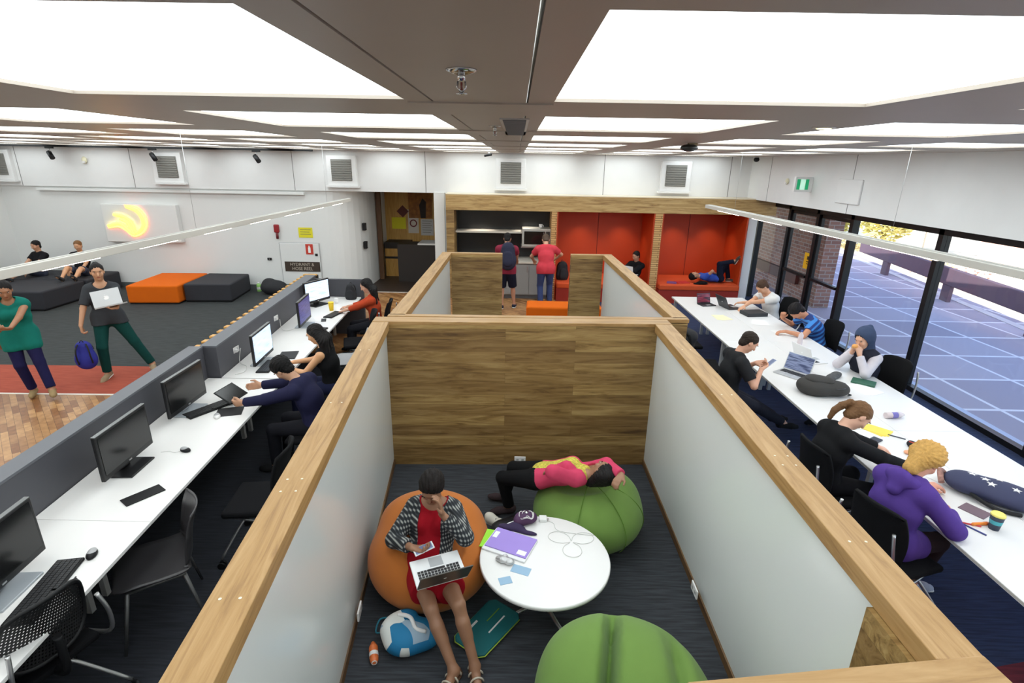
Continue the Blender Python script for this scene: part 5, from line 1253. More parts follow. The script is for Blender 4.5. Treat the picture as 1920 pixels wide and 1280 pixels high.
oW, oJ, oI = person('person in a red dress and plaid shirt on the orange beanbag, looking at a phone', (-.57, 3.06, 0), PI-.08,
    dict(pelvis=(0, 0, .40), lean0=-34, lean=-24, neck=58, hyaw=-4, hroll=0,
         whands=((-.47, 3.04, .84), (-.66, 2.94, .64)), hands=((0, 0, 0), (0, 0, 0)), elbow=((-.9, .1, -.9), (1, -.1, -.7)),
         wfeet=((-.21, 2.53, .09), (-.34, 2.50, .085)), feet=((0, 0, 0), (0, 0, 0)), knee=((-.1, .4, 1), (.1, .4, 1)), toe=((-.35, 1, -.1), (.35, 1, -.1)),
         hdir=((.1, .0, 1), (-1, .4, .1)), hnrm=((1, .2, 0), (0, -.3, 1)), curl=(.45, .7), thumbs=(1, -1)),
    [('dress', (150, 16, 30), 'dress', dict(neck=.10, len=.62, e=.012)), ('longsleeve', PLAID, 'plaid_shirt', dict(e=.020, open=.085, neck=.11, hem=.06, cuff=.80)), ('sandals', (196, 186, 170), 'sandals')],
    sk=(150, 108, 82), hair=('thick', (24, 18, 16)), vox=.0075, female=True, scale=.94)
# girl asleep on the green beanbag: lies back with her legs to the left
FLOR = mat('floral_top', (196, 178, 70), .8, var=.9, vscale=55)
gW, gJ, gI = person('person in a pink cardigan and black trousers asleep on the green beanbag', (.26, 3.98, 0), math.radians(64),
    dict(pelvis=(0, 0, .56), lean0=-66, lean=-84, twist=-12, neck=24, hyaw=-34, hroll=-14,
         whands=((.36, 3.80, .70), (.86, 3.62, .80)), hands=((0, 0, 0), (0, 0, 0)), elbow=((-.7, .2, .5), (.9, -.2, 1.2)),
         wfeet=((-.02, 4.18, .09), (-.06, 4.36, .09)), feet=((0, 0, 0), (0, 0, 0)), knee=((-.2, .7, 1), (.2, .7, 1)), toe=((-.5, .8, 0), (-.2, 1, 0)), curl=(.6, .7), hdir=((.2, .9, -.2), (-.9, .2, -.2)), hnrm=((0, 0, -1), (0, 0, -1))),
    [('tank', FLOR, 'floral_top', dict(e=.010)), ('longsleeve', (200, 66, 98), 'pink_cardigan', dict(e=.018, open=.075, neck=.1, hem=.0)), ('trousers', (18, 18, 20), 'trousers'), ('shoes', (60, 48, 50), 'shoes')],
    sk=(150, 108, 82), hair=('wild', (22, 18, 18)), vox=.008, female=True, scale=.88)
# ---- computer desks
person('person in a navy jumper holding a dark tablet at the computer desk', None, R90-.12,
    dict(head_at=(-2.31, 4.93), pelvis=(0, 0, .56), lean0=12, lean=30, neck=22, hyaw=-8, whands=((-2.72, 4.76, .80), (-2.70, 5.08, .85)), hands=(0, 0), elbow=((-.8, -.4, -.7), (.8, -.4, -.6)),
         feet=FEET_SIT, hnrm=((1, 0, .2), (-1, 0, .2)), curl=(.75, .75), thumbs=(-1, 1)),
    [('longsleeve', (34, 34, 62), 'jumper', dict(e=.016)), ('trousers', (26, 26, 32), 'trousers'), ('shoes', (30, 30, 32), 'shoes')],
    sk=(196, 148, 118), hair=('thick', (18, 16, 16)), vox=.008)
person('person with long dark hair in a sleeveless black top typing at the lit monitor', None, R90-.05,
    dict(head_at=(-2.33, 5.90), pelvis=(0, 0, .56), lean0=4, lean=14, neck=14, hyaw=0, whands=((-2.62, 5.78, .77), (-2.66, 6.00, .77)), hands=(0, 0), elbow=((-.8, -.6, -.8), (.6, -.6, -.8)), feet=FEET_SIT, curl=(.5, .5)),
    [('tank', (20, 20, 22), 'top', dict(e=.010, neck=.10)), ('trousers', (34, 38, 66), 'jeans'), ('shoes', (30, 30, 32), 'shoes')],
    sk=(214, 160, 116), hair=('long', (24, 20, 20)), vox=.008, female=True, scale=.97)
person('person in an orange-red top with a dark ponytail at the far end of the desks', None, R90+.12,
    dict(head_at=(-2.42, 8.45), pelvis=(0, 0, .56), lean0=3, lean=8, neck=18, whands=((-2.78, 8.36, .77), (-2.80, 8.62, .77)), hands=(0, 0), elbow=((-.7, -.6, -.8), (.7, -.5, -.8)), feet=FEET_SIT),
    [('longsleeve', (178, 66, 36), 'orange_top', dict(e=.014, cuff=.6)), ('trousers', (28, 28, 34), 'trousers'), ('shoes', (30, 30, 32), 'shoes')],
    sk=(206, 158, 130), hair=('long', (20, 18, 18)), vox=.011, female=True, scale=.96, features=False)
# ---- standing in the left hall
person('person in a dark grey t-shirt and green trousers carrying a silver laptop and blue bag', None, PI+.55,
    dict(head_at=(-5.87, 7.33), pelvis=(0, 0, .90), lean0=0, lean=1, neck=6, hyaw=8, whands=((-5.47, 7.03, 1.11), U(150, 618, .80)), hands=(0, 0), elbow=((-1, -.5, -.7), (1, -.6, -.3)),
         wfeet=((-5.48, 7.50, .11), (-5.95, 7.19, .09)), feet=(0, 0), knee=((-.1, 1, 0), (.1, 1, .1)), toe=((-.1, 1, 0), (.4, .9, -.2)), hdir=((.8, .6, .15), (0, .1, -1)), hnrm=((0, .1, 1), (-1, 0, 0)), curl=(.5, 1.1), thumbs=(1, -1)),
    [('tshirt', (58, 60, 64), 'tshirt', dict(e=.018, hem=.10, neck=.085, sleeve=.85)), ('trousers', (16, 62, 58), 'trousers', dict(e=.014)), ('shoes', (150, 130, 104), 'shoes', dict(sole=1))],
    sk=(196, 146, 112), hair=('bun', (24, 20, 20)), vox=.009, female=True)
person('person in a teal blouse and navy leggings looking at a phone, at the left edge', None, PI+.65,
    dict(head_at=(-6.46, 6.52), pelvis=(0, 0, .86), lean0=3, lean=8, neck=16, hyaw=4, whands=((-6.24, 6.22, 1.04), (-6.42, 6.16, 1.02)), hands=(0, 0), elbow=((-1, -.4, -.7), (1, -.3, -.7)),
         wfeet=((-6.14, 6.46, .09), (-6.50, 6.56, .09)), feet=(0, 0), knee=((-.1, 1, 0), (.1, 1, .1)), curl=(.8, .8), hnrm=((.5, 0, 1), (-.5, 0, 1)), hdir=((.6, .8, .2), (-.6, .8, .2)), thumbs=(1, -1)),
    [('tank', (22, 112, 100), 'blouse', dict(e=.034, hem=.20, neck=.08)), ('leggings', (30, 28, 66), 'leggings', dict(e=.012)), ('shoes', (150, 128, 92), 'shoes')],
    sk=(164, 116, 86), hair=('bun', (22, 18, 18)), vox=.009, female=True, scale=.95)
# ---- far left, seated low against the wall
for hx, hy, lb, hc, sk_, hd_ in ((-11.1, 12.25, 'person in black with dark hair seated at the far left wall', (20, 18, 18), (196, 146, 116), -.5), (-10.2, 12.35, 'person in black with light brown hair seated at the far wall', (120, 86, 54), (206, 156, 120), .5)):
    person(lb, None, PI+hd_*.5,
        dict(head_at=(hx, hy), pelvis=(0, 0, .50), lean0=-16, lean=-8, neck=24, hands=((-.1, .32, .55), (.12, .34, .56)), feet=((-.16, .72, .50), (.10, .70, .50)), knee=((-.2, .3, 1), (.2, .3, 1)), elbow=((-1, -.2, -.3), (1, -.2, -.3)), toe=((-.1, .7, .6), (.1, .7, .6))),
        [('tshirt', (26, 26, 30), 'tshirt', dict(e=.016)), ('shorts', (60, 64, 80), 'shorts', dict(len=.8)), ('shoes', (60, 60, 62), 'shoes')], sk=sk_, hair=('short', hc), vox=.013, scale=.95, features=False)
# ---- kitchenette
person('person in a maroon t-shirt and dark shorts with a navy backpack at the kitchen counter', None, -.05,
    dict(head_at=(-.19, 11.66), pelvis=(0, 0, .92), lean0=4, lean=10, neck=26, hands=((-.22, .48, 1.02), (.20, .50, 1.0)), feet=((-.10, -.02, .09), (.17, .10, .09)), knee=((-.1, 1, 0), (.1, 1, 0)), elbow=((-1, -.3, -.6), (1, -.3, -.6))),
    [('tshirt', (132, 42, 62), 'tshirt', dict(e=.022, hem=.12)), ('shorts', (26, 28, 44), 'shorts', dict(len=.98, e=.02)), ('shoes', (44, 46, 60), 'shoes', dict(sole=1))],
    sk=(176, 126, 100), hair=('short', (24, 20, 20)), vox=.010, features=False)
person('person in a coral t-shirt and blue jeans bending over the kitchen counter', None, .05,
    dict(head_at=(.66, 12.02), pelvis=(0, 0, .90), lean0=10, lean=20, neck=30, hands=((-.24, .45, .98), (.26, .42, 1.02)), feet=((-.10, -.02, .09), (.12, .12, .09)), knee=((-.1, 1, 0), (.1, 1, 0)), elbow=((-1, .1, -.6), (1, .1, -.2))),
    [('tshirt', (206, 66, 78), 'tshirt', dict(e=.022, hem=.14)), ('trousers', (58, 70, 110), 'jeans', dict(e=.016)), ('shoes', (36, 36, 42), 'shoes')],
    sk=(206, 156, 128), hair=('short', (86, 70, 58)), vox=.010, features=False)
# ---- red nooks
person('person in black with a white laptop in the corner of the first red nook', None, PI-.9,
    dict(head_at=(2.86, 12.70), pelvis=(0, 0, .47), lean0=-30, lean=-12, neck=34, hands=((-.08, .34, .62), (.12, .34, .62)), feet=FEET_SIT, elbow=((-1, -.3, -.6), (1, -.3, -.6))),
    [('longsleeve', (22, 22, 26), 'black_top', dict(e=.018)), ('trousers', (24, 24, 30), 'trousers'), ('shoes', (30, 30, 32), 'shoes')], sk=(190, 140, 112), hair=('short', (22, 18, 18)), vox=.011, features=False, scale=.95)
person('person in a blue t-shirt lying on the red bench with crossed legs raised', (4.86, 12.66, 0), -R90,
    dict(pelvis=(0, 0, .56), lean0=-86, lean=-86, neck=-4, hyaw=-10, hands=((-.26, -.12, .55), (.10, -.14, .70)), elbow=((-1, -.2, -.1), (1, -.4, .6)),
         feet=((-.12, .30, .52), (.08, .30, .98)), knee=((-.1, .2, 1), (.1, -.2, 1)), toe=((0, 1, 0), (.2, .4, .9)), footup=((0, 0, 1), (0, -1, .4))),
    [('tshirt', (56, 84, 176), 'tshirt', dict(e=.014, hem=.04)), ('trousers', (26, 28, 44), 'trousers'), ('shoes', (80, 72, 66), 'shoes', dict(sole=1))],
    sk=(196, 146, 116), hair=('thick', (22, 18, 18)), vox=.011, features=False, scale=.88)
# ---- tables by the windows
person('person in a white t-shirt typing on a dark laptop at the far window-side table', None, R90+.22,
    dict(head_at=(4.28, 9.10), pelvis=(0, 0, .56), lean0=10, lean=24, neck=26, whands=((3.92, 9.28, .78), (3.97, 9.02, .78)), hands=(0, 0), elbow=((-.8, -.4, -.6), (.9, -.4, -.5)), feet=FEET_SIT),
    [('tshirt', (222, 220, 218), 'tshirt', dict(e=.018, neck=.09)), ('trousers', (52, 56, 74), 'trousers'), ('shoes', (40, 40, 44), 'shoes')],
    sk=(214, 160, 126), hair=('short', (74, 52, 38)), vox=.010, features=False)
STR = raw('blue_stripes', .85); _m, _n, _l, _b = STR; STR = _m
_tc = _n.new('ShaderNodeTexCoord'); _sp = _n.new('ShaderNodeSeparateXYZ'); _l.new(_tc.outputs['Object'], _sp.inputs[0])
_a = math_node(_n, _l, 'SINE', math_node(_n, _l, 'MULTIPLY', math_node(_n, _l, 'SUBTRACT', math_node(_n, _l, 'MULTIPLY', _sp.outputs[2], .9), math_node(_n, _l, 'MULTIPLY', _sp.outputs[1], -.7)), 88.0))
_s = math_node(_n, _l, 'ADD', math_node(_n, _l, 'MULTIPLY', _a, .5), .5); _l.new(ramp(_n, _l, _s, [(.45, (34, 58, 120)), (.62, (62, 132, 208))]), _b.inputs['Base Color'])
person('person in a blue striped t-shirt bent low over papers', None, R90-.05,
    dict(head_at=(4.24, 7.78), pelvis=(0, 0, .56), lean0=16, lean=40, neck=26, whands=((4.05, 7.62, .78), (4.20, 8.08, .86)), hands=(0, 0), elbow=((-.9, -.1, -.6), (.9, .3, -.8)), feet=FEET_SIT, hdir=((0, 1, -.1), (-.3, .1, 1)), curl=(.7, 1.0)),
    [('tshirt', STR, 'striped_tshirt', dict(e=.018)), ('trousers', (40, 44, 66), 'trousers'), ('shoes', (40, 40, 44), 'shoes')],
    sk=(200, 138, 104), hair=('thick', (22, 18, 20)), vox=.009, features=False)
person('person in a dark blue hood with pale sleeves eating by the window', None, R90+.35,
    dict(head_at=(4.20, 6.12), pelvis=(0, 0, .56), lean0=3, lean=14, neck=12, hyaw=0, whands=((4.13, 6.02, .99), (4.10, 6.12, .99)), hands=(0, 0), elbow=((-.6, .3, -1), (.6, .3, -1)), feet=FEET_SIT, hdir=((.3, .2, 1), (-.3, .2, 1)), curl=(1.2, 1.2), hnrm=((1, 0, 0), (-1, 0, 0))),
    [('longsleeve', (206, 200, 206), 'pale_sleeves', dict(e=.014)), ('tank', (44, 46, 58), 'dark_vest', dict(e=.024, hem=.08)), ('hood_up', (62, 74, 100), 'hood'), ('trousers', (34, 36, 48), 'trousers'), ('shoes', (40, 40, 44), 'shoes')],
    sk=(222, 170, 140), hair=('short', (40, 32, 30)), vox=.0085, female=True, scale=.96)
blob('snack_roll', [ell((4.07, 6.05, 1.09), I3, (.035, .03, .028))], .006, mat('bread_roll', (226, 160, 90), .8)); tag(bpy.data.objects['snack_roll'], 'small orange-brown bun held at the mouth of the hooded person', 'food')
person('person in a black t-shirt with a phone at the aisle-side table, seen from behind', None, -R90+.05,
    dict(head_at=(2.72, 5.86), pelvis=(0, 0, .57), lean0=4, lean=14, neck=26, hyaw=-8, whands=((2.86, 5.92, .90), (2.83, 5.70, .90)), hands=(0, 0), elbow=((-.7, -.3, -.9), (.8, -.3, -.9)),
         wfeet=((3.42, 6.05, .08), (3.46, 5.85, .08)), feet=(0, 0), knee=((0, 1, .6), (0, 1, .6)), hdir=((.5, .8, .25), (-.5, .8, .25)), curl=(.9, .9), hnrm=((.6, 0, .8), (-.6, 0, .8)), thumbs=(1, -1)),
    [('tshirt', (38, 38, 40), 'tshirt', dict(e=.018, sleeve=.72)), ('trousers', (38, 40, 52), 'trousers'), ('shoes', (34, 34, 36), 'shoes')],
    sk=(214, 160, 132), hair=('short', (44, 34, 28)), vox=.008, features=True)
person('person with a brown ponytail in a black jumper writing at the aisle-side table', None, -R90+.12,
    dict(head_at=(2.90, 4.06), pelvis=(0, 0, .57), lean0=2, lean=17, neck=36, hyaw=-14, whands=((3.22, 4.18, .78), (3.26, 3.86, .78)), hands=(0, 0), elbow=((-.8, -.4, -.6), (.8, -.4, -.6)), feet=FEET_SIT, curl=(.6, .8)),
    [('longsleeve', (26, 26, 28), 'black_jumper', dict(e=.017)), ('trousers', (22, 22, 26), 'trousers'), ('shoes', (34, 34, 36), 'shoes')],
    sk=(222, 172, 146), hair=('ponytail', (112, 80, 52)), vox=.008, female=True, scale=.98)
person('person with blond hair in a purple hooded sweatshirt bent over the nearest table', None, -R90+.35,
    dict(head_at=(2.94, 3.34), pelvis=(0, 0, .57), lean0=0, lean=15, neck=40, hyaw=4, whands=((3.24, 3.60, .77), (3.14, 3.26, .77)), hands=(0, 0), elbow=((-.8, -.4, -.6), (1.0, -.5, -.4)), hdir=((.4, 1, 0), (-.8, .6, 0)),
         wfeet=((3.14, 3.52, .09), (3.10, 3.34, .09)), feet=(0, 0), toe=((.2, 1, -.1), (.3, 1, -.1))),
    [('longsleeve', (84, 60, 138), 'purple_hoodie', dict(e=.022, hem=.14)), ('hoodie_hood', (84, 60, 138), 'hood'), ('trousers', (48, 34, 36), 'trousers', dict(len=.55)), ('shoes', (176, 176, 186), 'shoes', dict(sole=1))],
    sk=(214, 150, 124), hair=('wild', (196, 152, 84)), vox=.008, female=True)
# ------------------------------------------------------------------ laptops and bags
SILV = mat('laptop_silver', (200, 202, 204), .35, metal=.5); LAPW = mat('laptop_white', (232, 232, 232), .35); LAPK = mat('laptop_dark', (44, 46, 50), .35)
def laptop(p, rz, lab, col, scr=SCR_L, w=.33, d=.23, ang=105, z=.72, rx=0.0, ry=0.0, logo=True, cat='laptop'):
    t = thing('laptop', (p[0], p[1], z), lab, cat, 'open laptops', rz); t.rotation_euler = (rx, ry, rz)
    simple('base', col, lambda bm: box(bm, (-w/2, -d/2, 0), (w/2, d/2, .016)), t, bevel=.004)
    def keys(bm):
        for r in range(5):
            for c in range(13):
                if r == 0 and 3 < c < 9: continue
                x = -w*.42+c*w*.84/13; y = -.012+r*.0215; box(bm, (x, y, .016), (x+w*.84/13-.003, y+.018, .018))
        box(bm, (-w*.14, -.012, .016), (w*.2, .006, .018))
    k = simple('keys', mat('key_dark', (34, 34, 36), .5), keys, t); k['kind'] = 'stuff'
    simple('trackpad', mat('trackpad', (176, 178, 180), .3), lambda bm: box(bm, (-.045, -d/2+.012, .016), (.045, -.025, .0168)), t)
    lid = simple('lid', col, lambda bm: box(bm, (-w/2, 0, 0), (w/2, .008, d*.96)), t, bevel=.003); lid.location = (0, d/2-.004, .014); lid.rotation_euler = (math.radians(90-ang)*1, 0, 0)
    lid.rotation_euler = (-math.radians(ang-90), 0, 0)
    simple('screen', scr, lambda bm: box(bm, (-w/2+.010, -.0015, .014), (w/2-.010, .0005, d*.96-.010)), lid)
    if logo:
        lg = mat('logo_white', (250, 250, 250), .3)
        if logo == 'apple':
            def ap(bm):
                pts = []
                for k_ in range(28):
                    a_ = 2*PI*k_/28; r = .030*(1+.08*math.cos(2*a_)-.12*math.exp(-((a_-PI/2)/.35)**2)-.08*math.exp(-((a_-3*PI/2)/.3)**2))
                    x, z_ = r*math.cos(a_), r*math.sin(a_)*1.02
                    if x > .019 and -.006 < z_ < .018: x = .019
                    pts.append((x, .008, d*.48+z_))
                extrude_poly(bm, pts, (0, .0012, 0))
                extrude_poly(bm, [(.002, .008, d*.48+.032), (.016, .008, d*.48+.050), (.008, .008, d*.48+.034)], (0, .0012, 0))
            simple('logo', lg, ap, lid)
        else: simple('logo', lg, lambda bm: lathe(bm, [(.010, 0), (.010, .001)], n=12), lid).matrix_local = Matrix.Translation((0, .008, d*.48)) @ Matrix.Rotation(-PI/2, 4, 'X')
    return t
def bag_blob(name, p, rz, lab, cat, adds, m, k=.05, h=.012, parts=(), z=0, rx=0, post=None, group=None):
    t = thing(name, (p[0], p[1], z), lab, cat, group); t.rotation_euler = (rx, 0, rz)
    blob('body', adds, h, m, t, k=k, post=post)
    for nm, mm, fn in parts: simple(nm, mm, fn, t)
    return t
STRAP = mat('strap_black', (26, 26, 28), .8)
def backpack(p, rz, lab, m, s=1.0, z=0, rx=0.0, group=None, cat='backpack', straps=(-1, 1)):
    t = thing('backpack', (p[0], p[1], z), lab, cat, group); t.rotation_euler = (rx, 0, rz)
    def sq(F, X): return F
    blob('body', [cone((0, 0, .12*s), (0, 0, .34*s), .155*s, .125*s, (A3((0, 1, 0)), .62)), cone((0, .0, .08*s), (0, 0, .12*s), .15*s, .155*s, (A3((0, 1, 0)), .65))], .011, m, t, k=.04)
    blob('pocket', [cone((0, -.085*s, .10*s), (0, -.075*s, .22*s), .10*s, .085*s, (A3((0, 1, 0)), .45))], .010, m, t, k=.03)
    simple('zip', mat('zip_grey', (70, 70, 74), .4, metal=.4), lambda bm: tube(bm, [(.135*s*math.cos(a_), -.04*s, (.28+.15*math.sin(a_))*s) for a_ in [PI*k_/14 for k_ in range(15)]], .004, 5), t)
    for sx in straps: simple('strap', STRAP, lambda bm: tube(bm, curve_pts([(sx*.06*s, .08*s, .42*s), (sx*.09*s, .145*s, .34*s), (sx*.10*s, .15*s, .2*s), (sx*.10*s, .09*s, .06*s)], 5), .013*s, 6), t)
    simple('handle', STRAP, lambda bm: tube(bm, curve_pts([(-.03*s, .06*s, .45*s), (0, .06*s, .49*s), (.03*s, .06*s, .45*s)], 4), .007*s, 6), t)
    return t
# ---- people's things in the near booth
laptop((-.47, 2.82), PI+.40, 'open white laptop with dark lid on the lap of the person in red', LAPW, w=.33, d=.23, ang=118, z=.565, rx=-.10, logo='disc')
for o in bpy.data.objects:
    if o.get('label', '').startswith('open white laptop with dark lid'):
        for c in o.children:
            if c.name.startswith('lid'): c.data.materials[0] = mat('lid_dark', (92, 90, 84), .35, metal=.4)
def phone(p, rz, lab, m=None, z=.72, rx=0, ry=0):
    t = thing('phone', (p[0], p[1], z), lab, 'phone'); t.rotation_euler = (rx, ry, rz)
    simple('case', m or LAPW, lambda bm: box(bm, (-.034, -.068, 0), (.034, .068, .008)), t, bevel=.003); simple('screen', SCR_L, lambda bm: box(bm, (-.030, -.058, .008), (.030, .058, .0088)), t)
    return t
w1 = oW.matrix_world if False else None
def hand_at(root, J, key, off=(0, 0, 0)):
    Rm = Matrix.Rotation(root.rotation_euler.z, 3, 'Z'); v = Rm @ Vector(J[key]); return Vector((root.location.x+v.x+off[0], root.location.y+v.y+off[1], v.z+off[2]))
ph = hand_at(oW, oJ, 'W1'); phone((ph.x+.085, ph.y-.03), -1.1, 'small white phone in the hand of the person in red', z=ph.z+.015, rx=.2)
# things on the round table (top at z .45)
ZT_ = .45
t = thing('folder', (.00, 3.22, ZT_), 'purple folder with white labels on a white tray, on the round table', 'folder', None, -.42)
simple('tray', LAPW, lambda bm: box(bm, (-.17, -.135, 0), (.17, .115, .014)), t, bevel=.005); simple('cover', mat('lilac', (160, 136, 214), .6), lambda bm: box(bm, (-.16, -.105, .014), (.165, .115, .022)), t, bevel=.002)
simple('white_label', PAPER, lambda bm: box(bm, (-.15, .0, .022), (-.115, .07, .023)), t); simple('white_label', PAPER, lambda bm: box(bm, (.085, -.09, .022), (.15, -.045, .023)), t)
slab('notebook', (-.135, 3.27), .14, .20, .010, -.25, mat('lime', (150, 220, 50), .6), 'lime green notebook under the edge of the purple folder', 'notebook', None, ZT_)
t = bag_blob('dark_cloth', (.05, 3.385), -.25, 'crumpled dark violet cloth behind the purple folder', 'cloth', [ell((-.08, 0, .012), I3, (.07, .03, .02)), ell((0, .01, .012), I3, (.06, .035, .022)), ell((.09, -.02, .01), I3, (.07, .02, .014)), ell((-.02, .04, .015), I3, (.04, .025, .02))], mat('dark_violet', (44, 28, 66), .8), k=.03, h=.006, z=ZT_)
t = bag_blob('headphone_pouch', (.12, 3.49), 0, 'purple and black pouch with coiled white earphones on the round table', 'pouch', [ell((0, 0, .04), I3, (.085, .07, .042)), ell((-.05, -.03, .03), I3, (.05, .05, .032))], mat('plum', (72, 40, 76), .7), k=.03, h=.006, z=ZT_,
    parts=[('earphones', TOPW, lambda bm: [tube(bm, curve_pts([(r*math.cos(a_)+dx, r*math.sin(a_)-.02, .075+.012*math.sin(3*a_+dx*60)) for a_ in [2*PI*k_/14 for k_ in range(15)]], 2), .003, 5) for r, dx in ((.045, .01), (.03, .02), (.052, -.005))]), ('clasp', CHROME, lambda bm: lathe(bm, [(.014, .078), (.014, .086), (.004, .09)], n=12))])
for (p, s_, r_, lb) in (((.075, 2.965), (.13, .075), -.35, 'larger pale blue card on the round table beside the crumpled foil'), ((-.03, 2.865), (.085, .065), .3, 'small pale blue card near the edge of the round table')):
    slab('card', p, s_[0], s_[1], .003, r_, mat('pale_blue', (150, 182, 208), .7), lb, 'card', 'pale blue cards', ZT_)
bag_blob('crumpled_foil', (-.045, 3.04), 0, 'crumpled silver and white wrapper on the round table', 'wrapper', [ell((.0, 0, .022), I3, (.04, .03, .022)), ell((.04, -.015, .02), I3, (.035, .03, .02)), ell((-.03, .015, .018), I3, (.03, .022, .018)), ell((.01, .025, .03), I3, (.02, .015, .015))], mat('foil', (196, 196, 196), .3, metal=.6, bump=1.0, bscale=60), k=.008, h=.005, z=ZT_)
cb = []
for k_ in range(61):
    a_ = 2*PI*k_/60; r = .15*abs(math.cos(1.5*a_))+.012; cb.append((.45+r*math.cos(a_+.5)*1.15, 3.26+r*math.sin(a_+.5), .4545+.001*math.sin(5*a_)))
cable('white charging cable looped like a clover on the round table', [(.27, 3.50, .454), (.33, 3.47, .454), (.37, 3.38, .454)]+cb[::2], .0022)
t = thing('charger_plug', (.25, 3.51, ZT_), 'small translucent white plug at the back of the round table', 'plug'); simple('body', mat('plug_white', (228, 228, 226), .3), lambda bm: box(bm, (-.03, -.03, 0), (.03, .03, .028)), t, bevel=.006); simple('pin', CHROME, lambda bm: box(bm, (.03, -.006, .01), (.045, .006, .016)), t)
# floor of the near booth
BLUEB = raw('blue_white_bag', .7); _m, _n, _l, _b = BLUEB; BLUEB = _m
_tc = _n.new('ShaderNodeTexCoord'); _v = _n.new('ShaderNodeTexVoronoi'); _v.inputs['Scale'].default_value = 7.5; _l.new(_tc.outputs['Object'], _v.inputs['Vector'])
_l.new(ramp(_n, _l, _v.outputs['Color'], [(.0, (20, 112, 160)), (.60, (24, 122, 170)), (.66, (222, 224, 220))]), _b.inputs['Base Color'])
bag_blob('tote_bag', (-.665, 2.74), .4, 'blue and white patterned drawstring bag slumped below the orange beanbag', 'bag', [ell((0, 0, .09), I3, (.17, .13, .10)), ell((-.09, .06, .12), I3, (.09, .09, .08)), ell((.10, -.02, .08), I3, (.11, .10, .08)), ell((-.02, .11, .15), I3, (.10, .05, .05))], BLUEB, k=.03, h=.009,
    parts=[('drawstring', mat('teal_cord', (30, 110, 130), .7), lambda bm: tube(bm, curve_pts([(-.08, .12, .16), (-.16, .18, .12), (-.2, .12, .08), (-.15, .05, .14)], 5), .006, 6)), ('flap', TOPW, lambda bm: tube(bm, curve_pts([(-.05, .10, .2), (.02, .04, .205), (.04, -.04, .18), (.10, -.07, .16)], 5), .014, 6))])
t = bag_blob('small_bottle', (-.885, 2.655), .3, 'small orange and white bottle lying beside the blue bag', 'bottle', [cone((0, -.05, .03), (0, .04, .03), .028, .03), cone((0, .04, .03), (0, .075, .03), .022, .016)], mat('orange_translucent', (222, 116, 62), .3), k=.01, h=.005, parts=[('cap', TOPW, lambda bm: tube(bm, [(0, -.075, .03), (0, -.05, .03)], .018, 12)), ('white_wrap', TOPW, lambda bm: tube(bm, [(0, -.03, .03), (0, .0, .03)], .0305, 16, caps=False))])
TEAL = mat('teal_fabric', (10, 96, 100), .7)
t = thing('laptop_sleeve', (-.145, 2.885, .012), 'flat teal sleeve bag with yellow piping and zips lying on the carpet', 'bag', None, -.62)
simple('body', TEAL, lambda bm: prism(bm, [(-.13, -.20), (-.10, -.23), (.10, -.23), (.13, -.20), (.14, .18), (.10, .22), (-.10, .22), (-.14, .18)], 0, .035), t, bevel=.012)
simple('piping', mat('yellow_piping', (170, 190, 60), .6), lambda bm: tube(bm, [(-.138, .18, .02), (-.132, -.20, .02), (-.10, -.232, .02), (.10, -.232, .02), (.132, -.20, .02), (.142, .18, .02)], .004, 6), t)
simple('white_zip', TOPW, lambda bm: box(bm, (.04, -.05, .0345), (.05, .13, .038)), t); simple('green_zip', mat('green_zip', (96, 140, 50), .6), lambda bm: box(bm, (-.03, .02, .0345), (-.022, .16, .038)), t); simple('white_tag', TOPW, lambda bm: box(bm, (-.09, -.15, .0345), (-.075, -.02, .039)), t)
t = bag_blob('white_shoe', (-.13, 4.02), -.5, 'cream canvas shoe on the floor between the beanbags', 'shoe', [cone((-.07, 0, .045), (.05, 0, .035), .045, .042), ell((-.07, 0, .075), I3, (.045, .035, .03))], mat('cream_canvas', (226, 220, 206), .8), k=.03, h=.007, parts=[('sole', mat('shoe_sole', (225, 222, 215), .7), lambda bm: prism(bm, [(-.12, -.03), (.09, -.04), (.10, .04), (-.12, .03)], 0, .014)), ('lace', STRAP, lambda bm: tube(bm, [(0, -.02, .078), (.02, .025, .078)], .004, 5))])
bag_blob('handbag', (-.04, 3.90), .2, 'small black bag on the carpet behind the round table', 'bag', [ell((0, 0, .07), I3, (.14, .09, .07)), ell((.08, .04, .08), I3, (.08, .07, .06))], mat('black_leather', (26, 24, 28), .5), k=.03, h=.01, parts=[('strap', STRAP, lambda bm: tube(bm, curve_pts([(-.1, 0, .10), (-.16, -.06, .03), (-.10, -.12, .01), (.02, -.10, .02)], 5), .006, 6))])
# ---- computer desk things
t = thing('tablet', (-2.87, 4.93, .83), 'dark tablet held up by the person in navy', 'tablet'); t.rotation_euler = (.0, .55, -.15)
simple('case', BLK, lambda bm: box(bm, (-.10, -.14, 0), (.10, .14, .010)), t, bevel=.004); simple('screen', SCR_OFF, lambda bm: box(bm, (-.09, -.13, .010), (.09, .13, .0115)), t)
slab('paper_sheet', (-2.62, 4.98), .21, .10, .001, .6, PAPER, 'white paper strip under the arms of the person in navy', 'paper')
slab('paper_sheet', (-2.86, 8.62), .25, .30, .001, .2, PAPER, 'white papers in front of the person in orange', 'paper')
backpack((-2.95, 9.30), 0, 'black backpack standing at the far end of the computer desks', mat('pack_black', (30, 30, 34), .8), .62, z=.72)
